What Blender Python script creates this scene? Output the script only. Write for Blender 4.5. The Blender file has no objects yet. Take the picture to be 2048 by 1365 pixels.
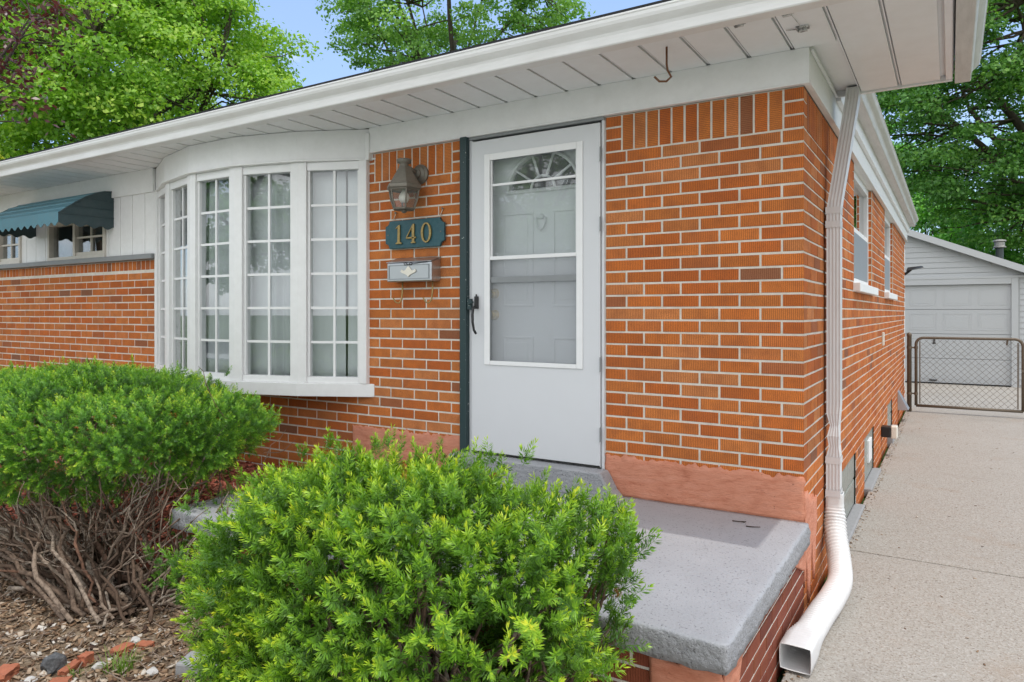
import bpy, math, random
import numpy as np
from mathutils import Vector, Matrix, noise as mnoise

random.seed(5)
R = math.radians
scn = bpy.context.scene
COL = scn.collection

# ------------------------------------------------------------------ helpers
def link(o, parent=None):
    COL.objects.link(o)
    if parent is not None:
        o.parent = parent
        if parent.parent is None and parent.type == 'EMPTY':
            o.matrix_parent_inverse = Matrix.Translation(-parent.location)
    return o

def tag(o, label=None, cat=None, group=None, kind=None):
    if label: o['label'] = label
    if cat: o['category'] = cat
    if group: o['group'] = group
    if kind: o['kind'] = kind
    return o

def thing(name, label, cat, loc=(0, 0, 0), group=None):
    o = bpy.data.objects.new(name, None)
    o.empty_display_size = .2
    o.location = loc
    COL.objects.link(o)
    return tag(o, label, cat, group)

class MB:
    """collects shapes for ONE mesh object"""
    def __init__(s):
        s.v = []; s.f = []; s.m = []
    def add(s, vs, fs, mi=0):
        n = len(s.v)
        s.v += [tuple(p) for p in vs]
        s.f += [tuple(i + n for i in f) for f in fs]
        s.m += [mi] * len(fs)
        return s
    def box(s, x0, x1, y0, y1, z0, z1, mi=0):
        x0, x1 = min(x0, x1), max(x0, x1); y0, y1 = min(y0, y1), max(y0, y1); z0, z1 = min(z0, z1), max(z0, z1)
        vs = [(x0, y0, z0), (x1, y0, z0), (x1, y1, z0), (x0, y1, z0), (x0, y0, z1), (x1, y0, z1), (x1, y1, z1), (x0, y1, z1)]
        return s.add(vs, [(0, 3, 2, 1), (4, 5, 6, 7), (0, 1, 5, 4), (1, 2, 6, 5), (2, 3, 7, 6), (3, 0, 4, 7)], mi)
    def obox(s, o, U, N, u0, u1, n0, n1, z0, z1, mi=0):
        """box in a frame: origin o (x,y), U and N unit 2d vectors"""
        vs = []
        for z in (z0, z1):
            for (u, n) in ((u0, n0), (u1, n0), (u1, n1), (u0, n1)):
                vs.append((o[0] + U[0] * u + N[0] * n, o[1] + U[1] * u + N[1] * n, z))
        return s.add(vs, [(0, 3, 2, 1), (4, 5, 6, 7), (0, 1, 5, 4), (1, 2, 6, 5), (2, 3, 7, 6), (3, 0, 4, 7)], mi)
    def prism(s, poly, z0, z1, mi=0):
        """poly = list of (x,y), vertical prism"""
        n = len(poly)
        vs = [(p[0], p[1], z0) for p in poly] + [(p[0], p[1], z1) for p in poly]
        fs = [tuple(range(n - 1, -1, -1)), tuple(range(n, 2 * n))]
        fs += [(i, (i + 1) % n, n + (i + 1) % n, n + i) for i in range(n)]
        return s.add(vs, fs, mi)
    def slab_xz(s, poly, y0, y1, mi=0):
        """poly in (x,z), extruded in y"""
        n = len(poly)
        vs = [(p[0], y0, p[1]) for p in poly] + [(p[0], y1, p[1]) for p in poly]
        fs = [tuple(range(n)), tuple(range(2 * n - 1, n - 1, -1))]
        fs += [((i + 1) % n, i, n + i, n + (i + 1) % n) for i in range(n)]
        return s.add(vs, fs, mi)
    def sweep(s, prof, a, b, O, axis_out, mi=0):
        """profile (o,h) swept along straight segment a..b; O = outward 2d"""
        n = len(prof); vs = []
        for p in (a, b):
            for (o, h) in prof:
                vs.append((p[0] + O[0] * o, p[1] + O[1] * o, p[2] + h))
        fs = [(i, (i + 1) % n, n + (i + 1) % n, n + i) for i in range(n)]
        fs += [tuple(range(n - 1, -1, -1)), tuple(range(n, 2 * n))]
        return s.add(vs, fs, mi)
    def lathe(s, c, prof, seg=16, mi=0, axis='z', rot=0.0):
        """prof list of (r, h)"""
        n = len(s.v); vs = []
        for (r, h) in prof:
            for k in range(seg):
                a = rot + 2 * math.pi * k / seg
                if axis == 'z': vs.append((c[0] + r * math.cos(a), c[1] + r * math.sin(a), c[2] + h))
                elif axis == 'y': vs.append((c[0] + r * math.cos(a), c[1] + h, c[2] + r * math.sin(a)))
                else: vs.append((c[0] + h, c[1] + r * math.cos(a), c[2] + r * math.sin(a)))
        fs = []
        for i in range(len(prof) - 1):
            for k in range(seg):
                fs.append((i * seg + k, i * seg + (k + 1) % seg, (i + 1) * seg + (k + 1) % seg, (i + 1) * seg + k))
        fs.append(tuple(range(seg - 1, -1, -1))); m = (len(prof) - 1) * seg
        fs.append(tuple(range(m, m + seg)))
        return s.add(vs, fs, mi)
    def tube(s, pts, r0, r1=None, sides=8, mi=0):
        r1 = r0 if r1 is None else r1
        P = [Vector(p) for p in pts]; n = len(P); vs = []
        prev = None
        for i, p in enumerate(P):
            d = (P[min(i + 1, n - 1)] - P[max(i - 1, 0)]).normalized()
            if prev is None:
                a = d.orthogonal().normalized()
            else:
                a = (prev - d * prev.dot(d))
                a = a.normalized() if a.length > 1e-6 else d.orthogonal().normalized()
            prev = a; b = d.cross(a)
            r = r0 + (r1 - r0) * i / max(1, n - 1)
            for k in range(sides):
                t = 2 * math.pi * k / sides
                vs.append(p + a * (r * math.cos(t)) + b * (r * math.sin(t)))
        fs = []
        for i in range(n - 1):
            for k in range(sides):
                fs.append((i * sides + k, i * sides + (k + 1) % sides, (i + 1) * sides + (k + 1) % sides, (i + 1) * sides + k))
        fs.append(tuple(range(sides - 1, -1, -1))); m = (n - 1) * sides
        fs.append(tuple(range(m, m + sides)))
        return s.add(vs, fs, mi)
    def build(s, name, mats, parent=None, smooth=False, bevel=0, seg=2):
        me = bpy.data.meshes.new(name)
        me.from_pydata(s.v, [], s.f)
        if not isinstance(mats, (list, tuple)): mats = [mats]
        for m in mats: me.materials.append(m)
        if len(mats) > 1: me.polygons.foreach_set('material_index', s.m)
        if smooth: me.polygons.foreach_set('use_smooth', [True] * len(s.f))
        me.update()
        o = bpy.data.objects.new(name, me)
        link(o, parent)
        if bevel:
            b = o.modifiers.new('bevel', 'BEVEL'); b.width = bevel; b.segments = seg; b.limit_method = 'ANGLE'; b.angle_limit = R(40)
        return o

def npmesh(name, V, Q, mat, parent=None, attrs=None, smooth=False):
    me = bpy.data.meshes.new(name)
    V = np.asarray(V, np.float32); Q = np.asarray(Q, np.int32)
    me.vertices.add(len(V)); me.vertices.foreach_set('co', V.ravel())
    k = Q.shape[1]
    me.loops.add(Q.size); me.loops.foreach_set('vertex_index', Q.ravel())
    me.polygons.add(len(Q))
    me.polygons.foreach_set('loop_start', np.arange(0, Q.size, k, dtype=np.int32))
    me.polygons.foreach_set('loop_total', np.full(len(Q), k, np.int32))
    if smooth: me.polygons.foreach_set('use_smooth', np.ones(len(Q), bool))
    me.update(calc_edges=True)
    for an, arr in (attrs or {}).items():
        a = me.attributes.new(an, 'FLOAT', 'POINT'); a.data.foreach_set('value', np.asarray(arr, np.float32))
    me.materials.append(mat)
    o = bpy.data.objects.new(name, me)
    link(o, parent)
    return o

# ------------------------------------------------------------------ materials
def newmat(name):
    m = bpy.data.materials.new(name); m.use_nodes = True
    nt = m.node_tree
    for n in list(nt.nodes): nt.nodes.remove(n)
    return m, nt

def N(nt, t, **kw):
    n = nt.nodes.new(t)
    for k, v in kw.items(): setattr(n, k, v)
    return n

def math_(nt, op, a, b=None, c=None, clamp=False):
    n = nt.nodes.new('ShaderNodeMath'); n.operation = op; n.use_clamp = clamp
    for i, x in enumerate((a, b, c)):
        if x is None: continue
        if hasattr(x, 'links'): nt.links.new(x, n.inputs[i])
        else: n.inputs[i].default_value = x
    return n.outputs[0]

def ramp(nt, fac, stops, interp='LINEAR'):
    n = nt.nodes.new('ShaderNodeValToRGB'); cr = n.color_ramp; cr.interpolation = interp
    while len(cr.elements) < len(stops): cr.elements.new(.5)
    for e, (p, c) in zip(cr.elements, stops):
        e.position = p; e.color = (c[0], c[1], c[2], 1) if hasattr(c, '__len__') else (c, c, c, 1)
    nt.links.new(fac, n.inputs[0])
    return n.outputs[0]

def noise(nt, vec, scale, detail=4, rough=.55, dist=0):
    n = nt.nodes.new('ShaderNodeTexNoise')
    n.inputs['Scale'].default_value = scale; n.inputs['Detail'].default_value = detail
    n.inputs['Roughness'].default_value = rough; n.inputs['Distortion'].default_value = dist
    if vec is not None: nt.links.new(vec, n.inputs['Vector'])
    return n.outputs['Fac']

def mixc(nt, fac, a, b, mode='MIX'):
    n = nt.nodes.new('ShaderNodeMix'); n.data_type = 'RGBA'; n.blend_type = mode
    for i, x in ((0, fac), (6, a), (7, b)):
        if hasattr(x, 'links'): nt.links.new(x, n.inputs[i])
        elif i == 0: n.inputs[0].default_value = x
        else: n.inputs[i].default_value = (x[0], x[1], x[2], 1)
    return n.outputs[2]

def bump(nt, h, strength, dist):
    n = nt.nodes.new('ShaderNodeBump'); n.inputs['Strength'].default_value = strength; n.inputs['Distance'].default_value = dist
    nt.links.new(h, n.inputs['Height']); return n.outputs[0]

def finish(nt, col, rough=.6, normal=None, metal=0, spec=.5):
    b = nt.nodes.new('ShaderNodeBsdfPrincipled'); o = nt.nodes.new('ShaderNodeOutputMaterial')
    if hasattr(col, 'links'): nt.links.new(col, b.inputs['Base Color'])
    else: b.inputs['Base Color'].default_value = (*col, 1)
    if hasattr(rough, 'links'): nt.links.new(rough, b.inputs['Roughness'])
    else: b.inputs['Roughness'].default_value = rough
    b.inputs['Metallic'].default_value = metal
    b.inputs['Specular IOR Level'].default_value = spec
    if normal is not None: nt.links.new(normal, b.inputs['Normal'])
    nt.links.new(b.outputs[0], o.inputs[0])
    return b

def objco(nt): return nt.nodes.new('ShaderNodeTexCoord').outputs['Object']

def paint(name, col, rough=.5, var=.06, sc=6, dirt=None, dirt_amt=.0, bstr=.08, stretch=None, spec=.5, metal=0):
    m, nt = newmat(name); v = objco(nt)
    if stretch:
        mp = N(nt, 'ShaderNodeMapping'); mp.inputs['Scale'].default_value = stretch
        nt.links.new(v, mp.inputs[0]); v2 = mp.outputs[0]
    else: v2 = v
    n1 = noise(nt, v2, sc, 5)
    c = mixc(nt, n1, [x * (1 - var) for x in col], [min(1, x * (1 + var)) for x in col])
    if dirt:
        n2 = noise(nt, v2, sc * 2.7, 8, .7)
        f = ramp(nt, n2, [(.5 - .12, 0), (.78, dirt_amt)])
        c = mixc(nt, f, c, dirt)
    n3 = noise(nt, v, 120, 3)
    finish(nt, c, rough, bump(nt, n3, bstr, .002), metal, spec)
    return m

WHITE = paint('white_trim_paint', (.84, .84, .83), .45, .03, 5, (.45, .43, .40), .16)
WHITE2 = paint('white_window_vinyl', (.85, .85, .845), .35, .02, 5, (.5, .5, .48), .12)
SOFFIT = paint('white_soffit_aluminium', (.84, .85, .855), .5, .03, 3, (.6, .58, .55), .2)
GUTTER = paint('white_gutter_aluminium', (.80, .795, .78), .32, .04, 2.5, (.45, .42, .38), .35, stretch=(.5, 1, 3))
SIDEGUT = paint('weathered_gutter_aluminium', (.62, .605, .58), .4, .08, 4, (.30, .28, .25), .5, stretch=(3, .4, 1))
DOORW = paint('storm_door_enamel', (.67, .68, .695), .35, .015, 3, (.55, .55, .55), .1)
ENTRYW = paint('entry_door_paint', (.87, .875, .88), .45, .03, 9, bstr=.15)
GREENJ = paint('dark_green_jamb_paint', (.018, .045, .045), .5, .2, 20, (.45, .45, .42), .0)
PLAQUE = paint('teal_plaque_paint', (.012, .075, .095), .45, .2, 14, (.2, .3, .3), .15)
AWN = paint('teal_awning_aluminium', (.07, .20, .25), .5, .12, 6, (.12, .17, .18), .4)
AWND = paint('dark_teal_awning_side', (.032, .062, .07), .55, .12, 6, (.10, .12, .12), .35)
BRASS = paint('aged_brass', (.42, .30, .12), .38, .3, 60, (.10, .07, .04), .6, metal=.8)
KNOB = paint('polished_brass', (.62, .44, .14), .3, .1, 30, metal=.45)
BRONZE = paint('weathered_bronze', (.19, .165, .135), .5, .3, 30, (.20, .22, .18), .6, metal=.35)
STEEL = paint('brushed_steel', (.50, .52, .55), .33, .1, 30, stretch=(1, 1, 40), metal=.9)
BLACKM = paint('black_metal', (.012, .012, .013), .4, .2, 20)
RUST = paint('rusty_iron', (.16, .065, .025), .75, .4, 60, (.05, .025, .015), .6, bstr=.5)
GALV = paint('weathered_galvanised_steel', (.17, .14, .105), .55, .3, 30, (.09, .055, .03), .7, metal=.45)
GREYBOX = paint('grey_plastic', (.22, .24, .26), .5, .06, 8)
LEDGE = paint('grey_ledge_paint', (.26, .275, .28), .6, .08, 8, (.15, .15, .15), .3)
TAN = paint('tan_window_frame', (.66, .62, .55), .5, .06, 8, (.3, .26, .2), .2)
IVORY = paint('ivory_ornament', (.78, .74, .64), .45, .04, 20)
BULB = paint('frosted_bulb', (.85, .85, .83), .3, .01, 5)
SHINGLE = paint('charcoal_shingle', (.022, .023, .025), .9, .3, 40, bstr=.6)
ROOM = paint('room_wall_paint', (.5, .49, .47), .8, .03, 3)
DARKROOM = paint('dark_room', (.08, .07, .06), .8, .05, 3)
FLOORW = paint('room_floor_wood', (.18, .11, .06), .5, .2, 4, stretch=(1, 12, 1))
CURT = paint('grey_white_curtain_cloth', (.86, .87, .88), .9, .04, 4)
CURTD = paint('grey_drape_cloth', (.74, .75, .77), .9, .06, 4)
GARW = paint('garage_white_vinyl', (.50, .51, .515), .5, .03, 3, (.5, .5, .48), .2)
FLUE = paint('flue_dark_metal', (.06, .075, .075), .5, .2, 10, metal=.3)
FLUECAP = paint('flue_cap_metal', (.35, .34, .32), .5, .2, 20, metal=.5)
CORD = paint('cream_cord', (.6, .5, .4), .8, .1, 50)
FLEX = paint('white_corrugated_plastic', (.78, .78, .775), .35, .03, 6, (.45, .43, .4), .2)
SPOUT = paint('white_downspout_enamel', (.70, .71, .72), .35, .04, 4, (.42, .40, .37), .25, stretch=(2, 2, .4))
CBLOCK = paint('grey_concrete_block', (.33, .33, .33), .9, .15, 30, (.16, .16, .16), .4, bstr=.6)
STONE = paint('dark_stone', (.05, .052, .055), .8, .4, 25, (.25, .25, .25), .5, bstr=.6)
PALESTONE = paint('pale_stone', (.5, .48, .45), .85, .2, 25, bstr=.5)
BRICKBIT = paint('broken_brick', (.40, .13, .065), .9, .25, 40, (.2, .08, .05), .5, bstr=.6)
WOODB = paint('bark_grey_brown', (.27, .205, .155), .9, .45, 45, (.07, .04, .025), .75, bstr=.6)
BARK = paint('tree_bark', (.085, .065, .048), .95, .4, 9, (.03, .022, .016), .6, bstr=.7)
DEADTWIG = paint('dry_twig', (.045, .03, .02), .9, .3, 40)

def trim_dirty(name):
    """aluminium channel with black mildew streaks"""
    m, nt = newmat(name); v = objco(nt)
    n1 = noise(nt, v, 1.3, 3); n2 = noise(nt, v, 42, 6, .7)
    a = ramp(nt, n1, [(.38, 0), (.62, 1)]); b = ramp(nt, n2, [(.47, 0), (.56, 1)])
    f = math_(nt, 'MULTIPLY', a, b)
    f2 = math_(nt, 'MULTIPLY', ramp(nt, noise(nt, v, 9, 6, .7), [(.35, 0), (.7, .55)]), 1)
    c = mixc(nt, f2, (.66, .65, .63), (.30, .285, .26)); c = mixc(nt, f, c, (.02, .019, .017))
    finish(nt, c, .6, bump(nt, n2, .3, .002)); return m
DIRTY = trim_dirty('mildewed_channel')

def speck_paint(name, col, speck, lo=.68):
    m, nt = newmat(name); v = objco(nt)
    n = noise(nt, v, 55, 3, .6); f = ramp(nt, n, [(lo, 0), (lo + .03, 1)])
    c = mixc(nt, f, col, speck)
    finish(nt, c, .45, bump(nt, noise(nt, v, 40, 4), .25, .003)); return m
GREENJ = speck_paint('chipped_dark_green_paint', (.02, .045, .048), (.42, .45, .43), .69)

def brick_mat(name, stops, groove=1.0, speck=.75):
    m, nt = newmat(name)
    uv = N(nt, 'ShaderNodeUVMap'); uv.uv_map = 'UVMap'
    at = N(nt, 'ShaderNodeAttribute'); at.attribute_name = 'rnd'
    at2 = N(nt, 'ShaderNodeAttribute'); at2.attribute_name = 'tone'
    sep = N(nt, 'ShaderNodeSeparateXYZ'); nt.links.new(uv.outputs[0], sep.inputs[0])
    v = objco(nt)
    dx = math_(nt, 'MULTIPLY', math_(nt, 'SUBTRACT', noise(nt, uv.outputs[0], 35, 2), .5), .006)
    s = math_(nt, 'SINE', math_(nt, 'MULTIPLY', math_(nt, 'ADD', sep.outputs[0], dx), 2 * math.pi / .0098))
    s01 = math_(nt, 'MULTIPLY_ADD', s, .5, .5)
    gr = noise(nt, v, 240, 4, .6)
    big = noise(nt, v, 11, 3)
    base = ramp(nt, at.outputs['Fac'], stops)
    t = math_(nt, 'MULTIPLY_ADD', at2.outputs['Fac'], .24, .88)
    comb = N(nt, 'ShaderNodeCombineColor')
    for i in range(3): nt.links.new(t, comb.inputs[i])
    base = mixc(nt, 1, base, comb.outputs[0], 'MULTIPLY')
    base = mixc(nt, ramp(nt, big, [(.42, 0), (.75, .5)]), base, (.30, .095, .035))
    gf = math_(nt, 'MULTIPLY', ramp(nt, s01, [(.0, 1), (.42, 0)]), .62 * groove)
    base = mixc(nt, gf, base, (.15, .042, .018))
    pit = ramp(nt, gr, [(.36, .7), (.44, 0)])
    base = mixc(nt, pit, base, (.13, .04, .02))
    sp = ramp(nt, noise(nt, v, 60, 5, .7), [(speck, 0), (speck + .02, .8)])
    base = mixc(nt, sp, base, (.55, .52, .47))
    base = mixc(nt, ramp(nt, noise(nt, v, 1.6, 6, .65), [(.50, 0), (.75, .38)]), base, (.20, .075, .04))
    h = math_(nt, 'ADD', math_(nt, 'MULTIPLY', s01, .8 * groove), gr)
    finish(nt, base, .85, bump(nt, h, .55, .003), 0, .25)
    return m
BRICK = brick_mat('orange_combed_brick', [(0, (.56, .14, .030)), (.3, (.62, .175, .036)), (.6, (.66, .215, .052)), (.78, (.66, .25, .085)),
                  (.93, (.60, .165, .036)), (.965, (.42, .14, .055)), (1, (.26, .125, .07))])
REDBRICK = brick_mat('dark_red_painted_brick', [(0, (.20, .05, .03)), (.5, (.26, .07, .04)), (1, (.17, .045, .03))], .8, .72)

def mortar_mat():
    m, nt = newmat('buff_mortar'); v = objco(nt)
    c = ramp(nt, noise(nt, v, 14, 6, .65), [(.3, (.62, .57, .49)), (.7, (.78, .735, .655))])
    finish(nt, c, .95, bump(nt, noise(nt, v, 150, 5, .7), .8, .004), 0, .2); return m
MORTAR = mortar_mat()

def stucco_mat():
    m, nt = newmat('salmon_stucco'); v = objco(nt)
    mp = N(nt, 'ShaderNodeMapping'); mp.inputs['Scale'].default_value = (3, 3, 12); nt.links.new(v, mp.inputs[0])
    n1 = noise(nt, mp.outputs[0], 3, 6, .6)
    c = ramp(nt, n1, [(.3, (.54, .20, .12)), (.5, (.64, .27, .17)), (.72, (.68, .31, .21))])
    st = ramp(nt, noise(nt, v, 7, 5, .6), [(.58, 0), (.75, .55)])
    c = mixc(nt, st, c, (.36, .10, .05))
    mp2 = N(nt, 'ShaderNodeMapping'); mp2.inputs['Scale'].default_value = (6, 6, 60); nt.links.new(v, mp2.inputs[0])
    br = noise(nt, mp2.outputs[0], 4, 5, .65)
    c = mixc(nt, ramp(nt, br, [(.30, .45), (.45, 0)]), c, (.40, .13, .075))
    c = mixc(nt, ramp(nt, noise(nt, v, 60, 4, .6), [(.68, 0), (.72, .7)]), c, (.20, .07, .04))
    finish(nt, c, .9, bump(nt, math_(nt, 'ADD', noise(nt, v, 45, 6, .65), br), .8, .006), 0, .25); return m
STUCCO = stucco_mat()

def slab_mat():
    m, nt = newmat('grey_painted_concrete'); v = objco(nt)
    n1 = noise(nt, v, 3.5, 5)
    c = ramp(nt, n1, [(.3, (.33, .335, .35)), (.7, (.39, .395, .41))])
    sp = ramp(nt, noise(nt, v, 105, 3, .6), [(.325, 1), (.39, 0)])
    c = mixc(nt, sp, c, (.14, .14, .148))
    sp2 = ramp(nt, noise(nt, v, 160, 3, .6), [(.67, 0), (.72, .5)])
    c = mixc(nt, sp2, c, (.45, .45, .46))
    geo = N(nt, 'ShaderNodeNewGeometry'); sepn = N(nt, 'ShaderNodeSeparateXYZ'); nt.links.new(geo.outputs['True Normal'], sepn.inputs[0])
    side = ramp(nt, sepn.outputs[2], [(.3, 1), (.8, 0)])
    h = math_(nt, 'ADD', noise(nt, v, 95, 4, .6), math_(nt, 'MULTIPLY', math_(nt, 'MULTIPLY', noise(nt, v, 48, 5, .65), side), 9))
    b = finish(nt, c, .55, bump(nt, h, .55, .006), 0, .5); return m
SLAB = slab_mat()

def concrete_mat():
    m, nt = newmat('exposed_aggregate_concrete'); v = objco(nt)
    c = ramp(nt, noise(nt, v, .9, 5, .6), [(.3, (.315, .288, .245)), (.7, (.375, .347, .305))])
    vo = N(nt, 'ShaderNodeTexVoronoi'); vo.inputs['Scale'].default_value = 120; nt.links.new(v, vo.inputs['Vector'])
    sp = N(nt, 'ShaderNodeSeparateColor'); nt.links.new(vo.outputs['Color'], sp.inputs[0])
    agg = ramp(nt, sp.outputs[0], [(0, (.27, .22, .175)), (.25, (.385, .355, .31)), (.75, (.42, .39, .35)), (1, (.55, .52, .48))])
    c = mixc(nt, .55, c, agg)
    d = ramp(nt, noise(nt, v, 62, 4, .65), [(.355, .9), (.42, 0)])
    c = mixc(nt, d, c, (.17, .14, .115))
    stn = ramp(nt, noise(nt, v, 1.7, 6, .65), [(.55, 0), (.8, .45)])
    c = mixc(nt, stn, c, (.30, .20, .125))
    drk = ramp(nt, noise(nt, v, .7, 7, .65, .6), [(.55, 0), (.72, .28)])
    c = mixc(nt, drk, c, (.16, .135, .11))
    finish(nt, c, .9, bump(nt, math_(nt, 'ADD', noise(nt, v, 130, 4), vo.outputs['Distance']), .5, .004), 0, .25); return m
CONC = concrete_mat()

PALECONC = paint('pale_bounce_concrete', (.60, .59, .57), .9, .06, 2, (.45, .43, .40), .3, bstr=.4)  # invented pale paving colour, picked to throw light up under the eaves
def soil_mat():
    m, nt = newmat('leaf_littered_soil'); v = objco(nt)
    c = ramp(nt, noise(nt, v, 22, 8, .7), [(.28, (.06, .04, .028)), (.45, (.20, .14, .09)), (.6, (.34, .26, .18)), (.75, (.45, .39, .31))])
    finish(nt, c, .95, bump(nt, noise(nt, v, 40, 8, .7), 1, .02), 0, .2); return m
SOIL = soil_mat()

def grass_mat():
    m, nt = newmat('lawn_grass'); v = objco(nt)
    c = ramp(nt, noise(nt, v, 5, 8, .7), [(.3, (.04, .085, .018)), (.7, (.09, .16, .035))])
    finish(nt, c, .9, bump(nt, noise(nt, v, 60, 6, .7), 1, .03), 0, .2); return m
GRASS = grass_mat()
ASPH = paint('asphalt', (.06, .06, .062), .9, .2, 30, (.1, .1, .1), .3, bstr=.5)

def leaf_mat(name, stops, trans=.35, rough=.45, spec=.4, tcol=None):
    m, nt = newmat(name)
    at = N(nt, 'ShaderNodeAttribute'); at.attribute_name = 'tint'
    c = ramp(nt, at.outputs['Fac'], stops)
    b = nt.nodes.new('ShaderNodeBsdfPrincipled'); nt.links.new(c, b.inputs['Base Color'])
    b.inputs['Roughness'].default_value = rough; b.inputs['Specular IOR Level'].default_value = spec
    t = nt.nodes.new('ShaderNodeBsdfTranslucent')
    tc = mixc(nt, 1, c, tcol or (1.25, 1.3, .5), 'MULTIPLY'); nt.links.new(tc, t.inputs[0])
    mx = nt.nodes.new('ShaderNodeMixShader'); mx.inputs[0].default_value = trans
    nt.links.new(b.outputs[0], mx.inputs[1]); nt.links.new(t.outputs[0], mx.inputs[2])
    o = nt.nodes.new('ShaderNodeOutputMaterial'); nt.links.new(mx.outputs[0], o.inputs[0])
    return m
YEW = leaf_mat('yew_needles', [(0, (0.071, 0.172, 0.018)), (0.35, (0.172, 0.364, 0.025)), (0.65, (0.365, 0.573, 0.035)), (0.9, (0.647, 0.729, 0.051)), (1, (0.750, 0.743, 0.064))], .25, .4, .5)
YEW2 = leaf_mat('bright_yew_needles', [(0, (0.066, 0.174, 0.025)), (0.35, (0.158, 0.376, 0.034)), (0.65, (0.320, 0.550, 0.048)), (0.9, (0.525, 0.680, 0.062)), (1, (0.713, 0.725, 0.085))], .25, .4, .5)
YEWDRY = leaf_mat('dry_yew_needles', [(0, (.40, .16, .04)), (1, (.55, .28, .09))], .2)
MAPLE = leaf_mat('maple_leaves', [(0, (0.140, 0.297, 0.051)), (0.5, (0.304, 0.539, 0.073)), (1, (0.583, 0.750, 0.138))], .4)
PALEMAPLE = leaf_mat('pale_maple_leaves', [(0, (0.215, 0.347, 0.066)), (0.5, (0.330, 0.495, 0.091)), (1, (0.495, 0.627, 0.149))], .4)
YELLOWLEAF = leaf_mat('yellow_green_leaves', [(0, (0.208, 0.260, 0.033)), (0.5, (0.364, 0.416, 0.046)), (1, (0.546, 0.546, 0.078))], .4)
OAK = leaf_mat('oak_leaves', [(0, (0.120, 0.260, 0.067)), (0.5, (0.240, 0.460, 0.106)), (1, (0.420, 0.660, 0.154))], .35)
DARKLEAF = leaf_mat('dark_tree_leaves', [(0, (0.079, 0.208, 0.052)), (0.5, (0.158, 0.365, 0.079)), (1, (0.367, 0.632, 0.130))], .32, .35, .5)
MIDLEAF = leaf_mat('mid_green_leaves', [(0, (0.113, 0.314, 0.070)), (0.5, (0.202, 0.493, 0.090)), (1, (0.359, 0.696, 0.130))], .35)
PURPLE = leaf_mat('purple_leaves', [(0, (0.075, 0.027, 0.027)), (0.6, (0.135, 0.053, 0.045)), (0.85, (0.180, 0.090, 0.075)), (1, (0.210, 0.225, 0.180))], .25, .3, .6, (1.5, .6, .5))
GRASSB = leaf_mat('grass_blades', [(0, (.10, .22, .03)), (1, (.28, .40, .08))], .35)
HOSTA = leaf_mat('pale_weed_leaves', [(0, (.16, .26, .05)), (1, (.35, .45, .14))], .35)
CHIPM = leaf_mat('red_mulch_chips', [(0, (.22, .06, .04)), (.5, (.42, .13, .085)), (1, (.58, .24, .17))], 0, .9, .2)
LITTERM = leaf_mat('dry_litter', [(0, (.06, .035, .025)), (.3, (.20, .12, .07)), (.6, (.36, .25, .16)), (.85, (.50, .42, .33)), (1, (.60, .56, .50))], 0, .85, .2)

def stem_mat():
    m, nt = newmat('yew_stem_bark'); v = objco(nt)
    at = N(nt, 'ShaderNodeAttribute'); at.attribute_name = 'tint'
    c = ramp(nt, at.outputs['Fac'], [(0, (.085, .055, .038)), (.35, (.15, .10, .07)), (.6, (.27, .205, .155)), (.8, (.40, .335, .27)), (1, (.19, .095, .06))])
    f = ramp(nt, noise(nt, v, 55, 5, .65), [(.45, 0), (.62, .75)])
    c = mixc(nt, f, c, (.06, .04, .028))
    finish(nt, c, .9, bump(nt, noise(nt, v, 140, 5, .65), .8, .004), 0, .2); return m
STEMB = stem_mat()

def glass_mat(name, gain=2.0, rough=.0, tint=(.93, .95, .95), haze=0.0):
    m, nt = newmat(name)
    geo = N(nt, 'ShaderNodeNewGeometry'); dt = N(nt, 'ShaderNodeVectorMath'); dt.operation = 'DOT_PRODUCT'
    nt.links.new(geo.outputs['Normal'], dt.inputs[0]); nt.links.new(geo.outputs['Incoming'], dt.inputs[1])
    one = math_(nt, 'SUBTRACT', 1, math_(nt, 'ABSOLUTE', dt.outputs['Value']), clamp=True)
    f = math_(nt, 'MULTIPLY', math_(nt, 'MULTIPLY_ADD', math_(nt, 'POWER', one, 5), .96, .04), gain, clamp=True)   # Schlick, same on both faces of the pane
    tr = N(nt, 'ShaderNodeBsdfTransparent'); tr.inputs[0].default_value = (*tint, 1)
    gl = N(nt, 'ShaderNodeBsdfGlossy'); gl.inputs['Roughness'].default_value = rough
    mx = N(nt, 'ShaderNodeMixShader'); nt.links.new(f, mx.inputs[0]); nt.links.new(tr.outputs[0], mx.inputs[1]); nt.links.new(gl.outputs[0], mx.inputs[2])
    out = mx.outputs[0]
    if haze:
        df = N(nt, 'ShaderNodeBsdfDiffuse'); df.inputs[0].default_value = (.6, .62, .63, 1)
        m2 = N(nt, 'ShaderNodeMixShader'); m2.inputs[0].default_value = haze
        nt.links.new(out, m2.inputs[1]); nt.links.new(df.outputs[0], m2.inputs[2]); out = m2.outputs[0]
    o = N(nt, 'ShaderNodeOutputMaterial'); nt.links.new(out, o.inputs[0])
    return m
GLASS = glass_mat('window_glass', 2.4)
DOORGLASS = glass_mat('door_glass', 1.5, haze=.08)  # pale diffuse veil mixed in to brighten the pane
LAMPGLASS = glass_mat('seeded_lamp_glass', 1.6, .08, (.93, .92, .87), .10)
SCREEN = glass_mat('insect_screen', .0, .3, (.90, .91, .92), .25)
BLOCKG = paint('glass_block', (.25, .27, .24), .25, .25, 9, (.4, .42, .38), .4, bstr=.6)
DARKGLASS = glass_mat('fanlight_glass', 2.2, .03, (.75, .78, .8))

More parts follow.
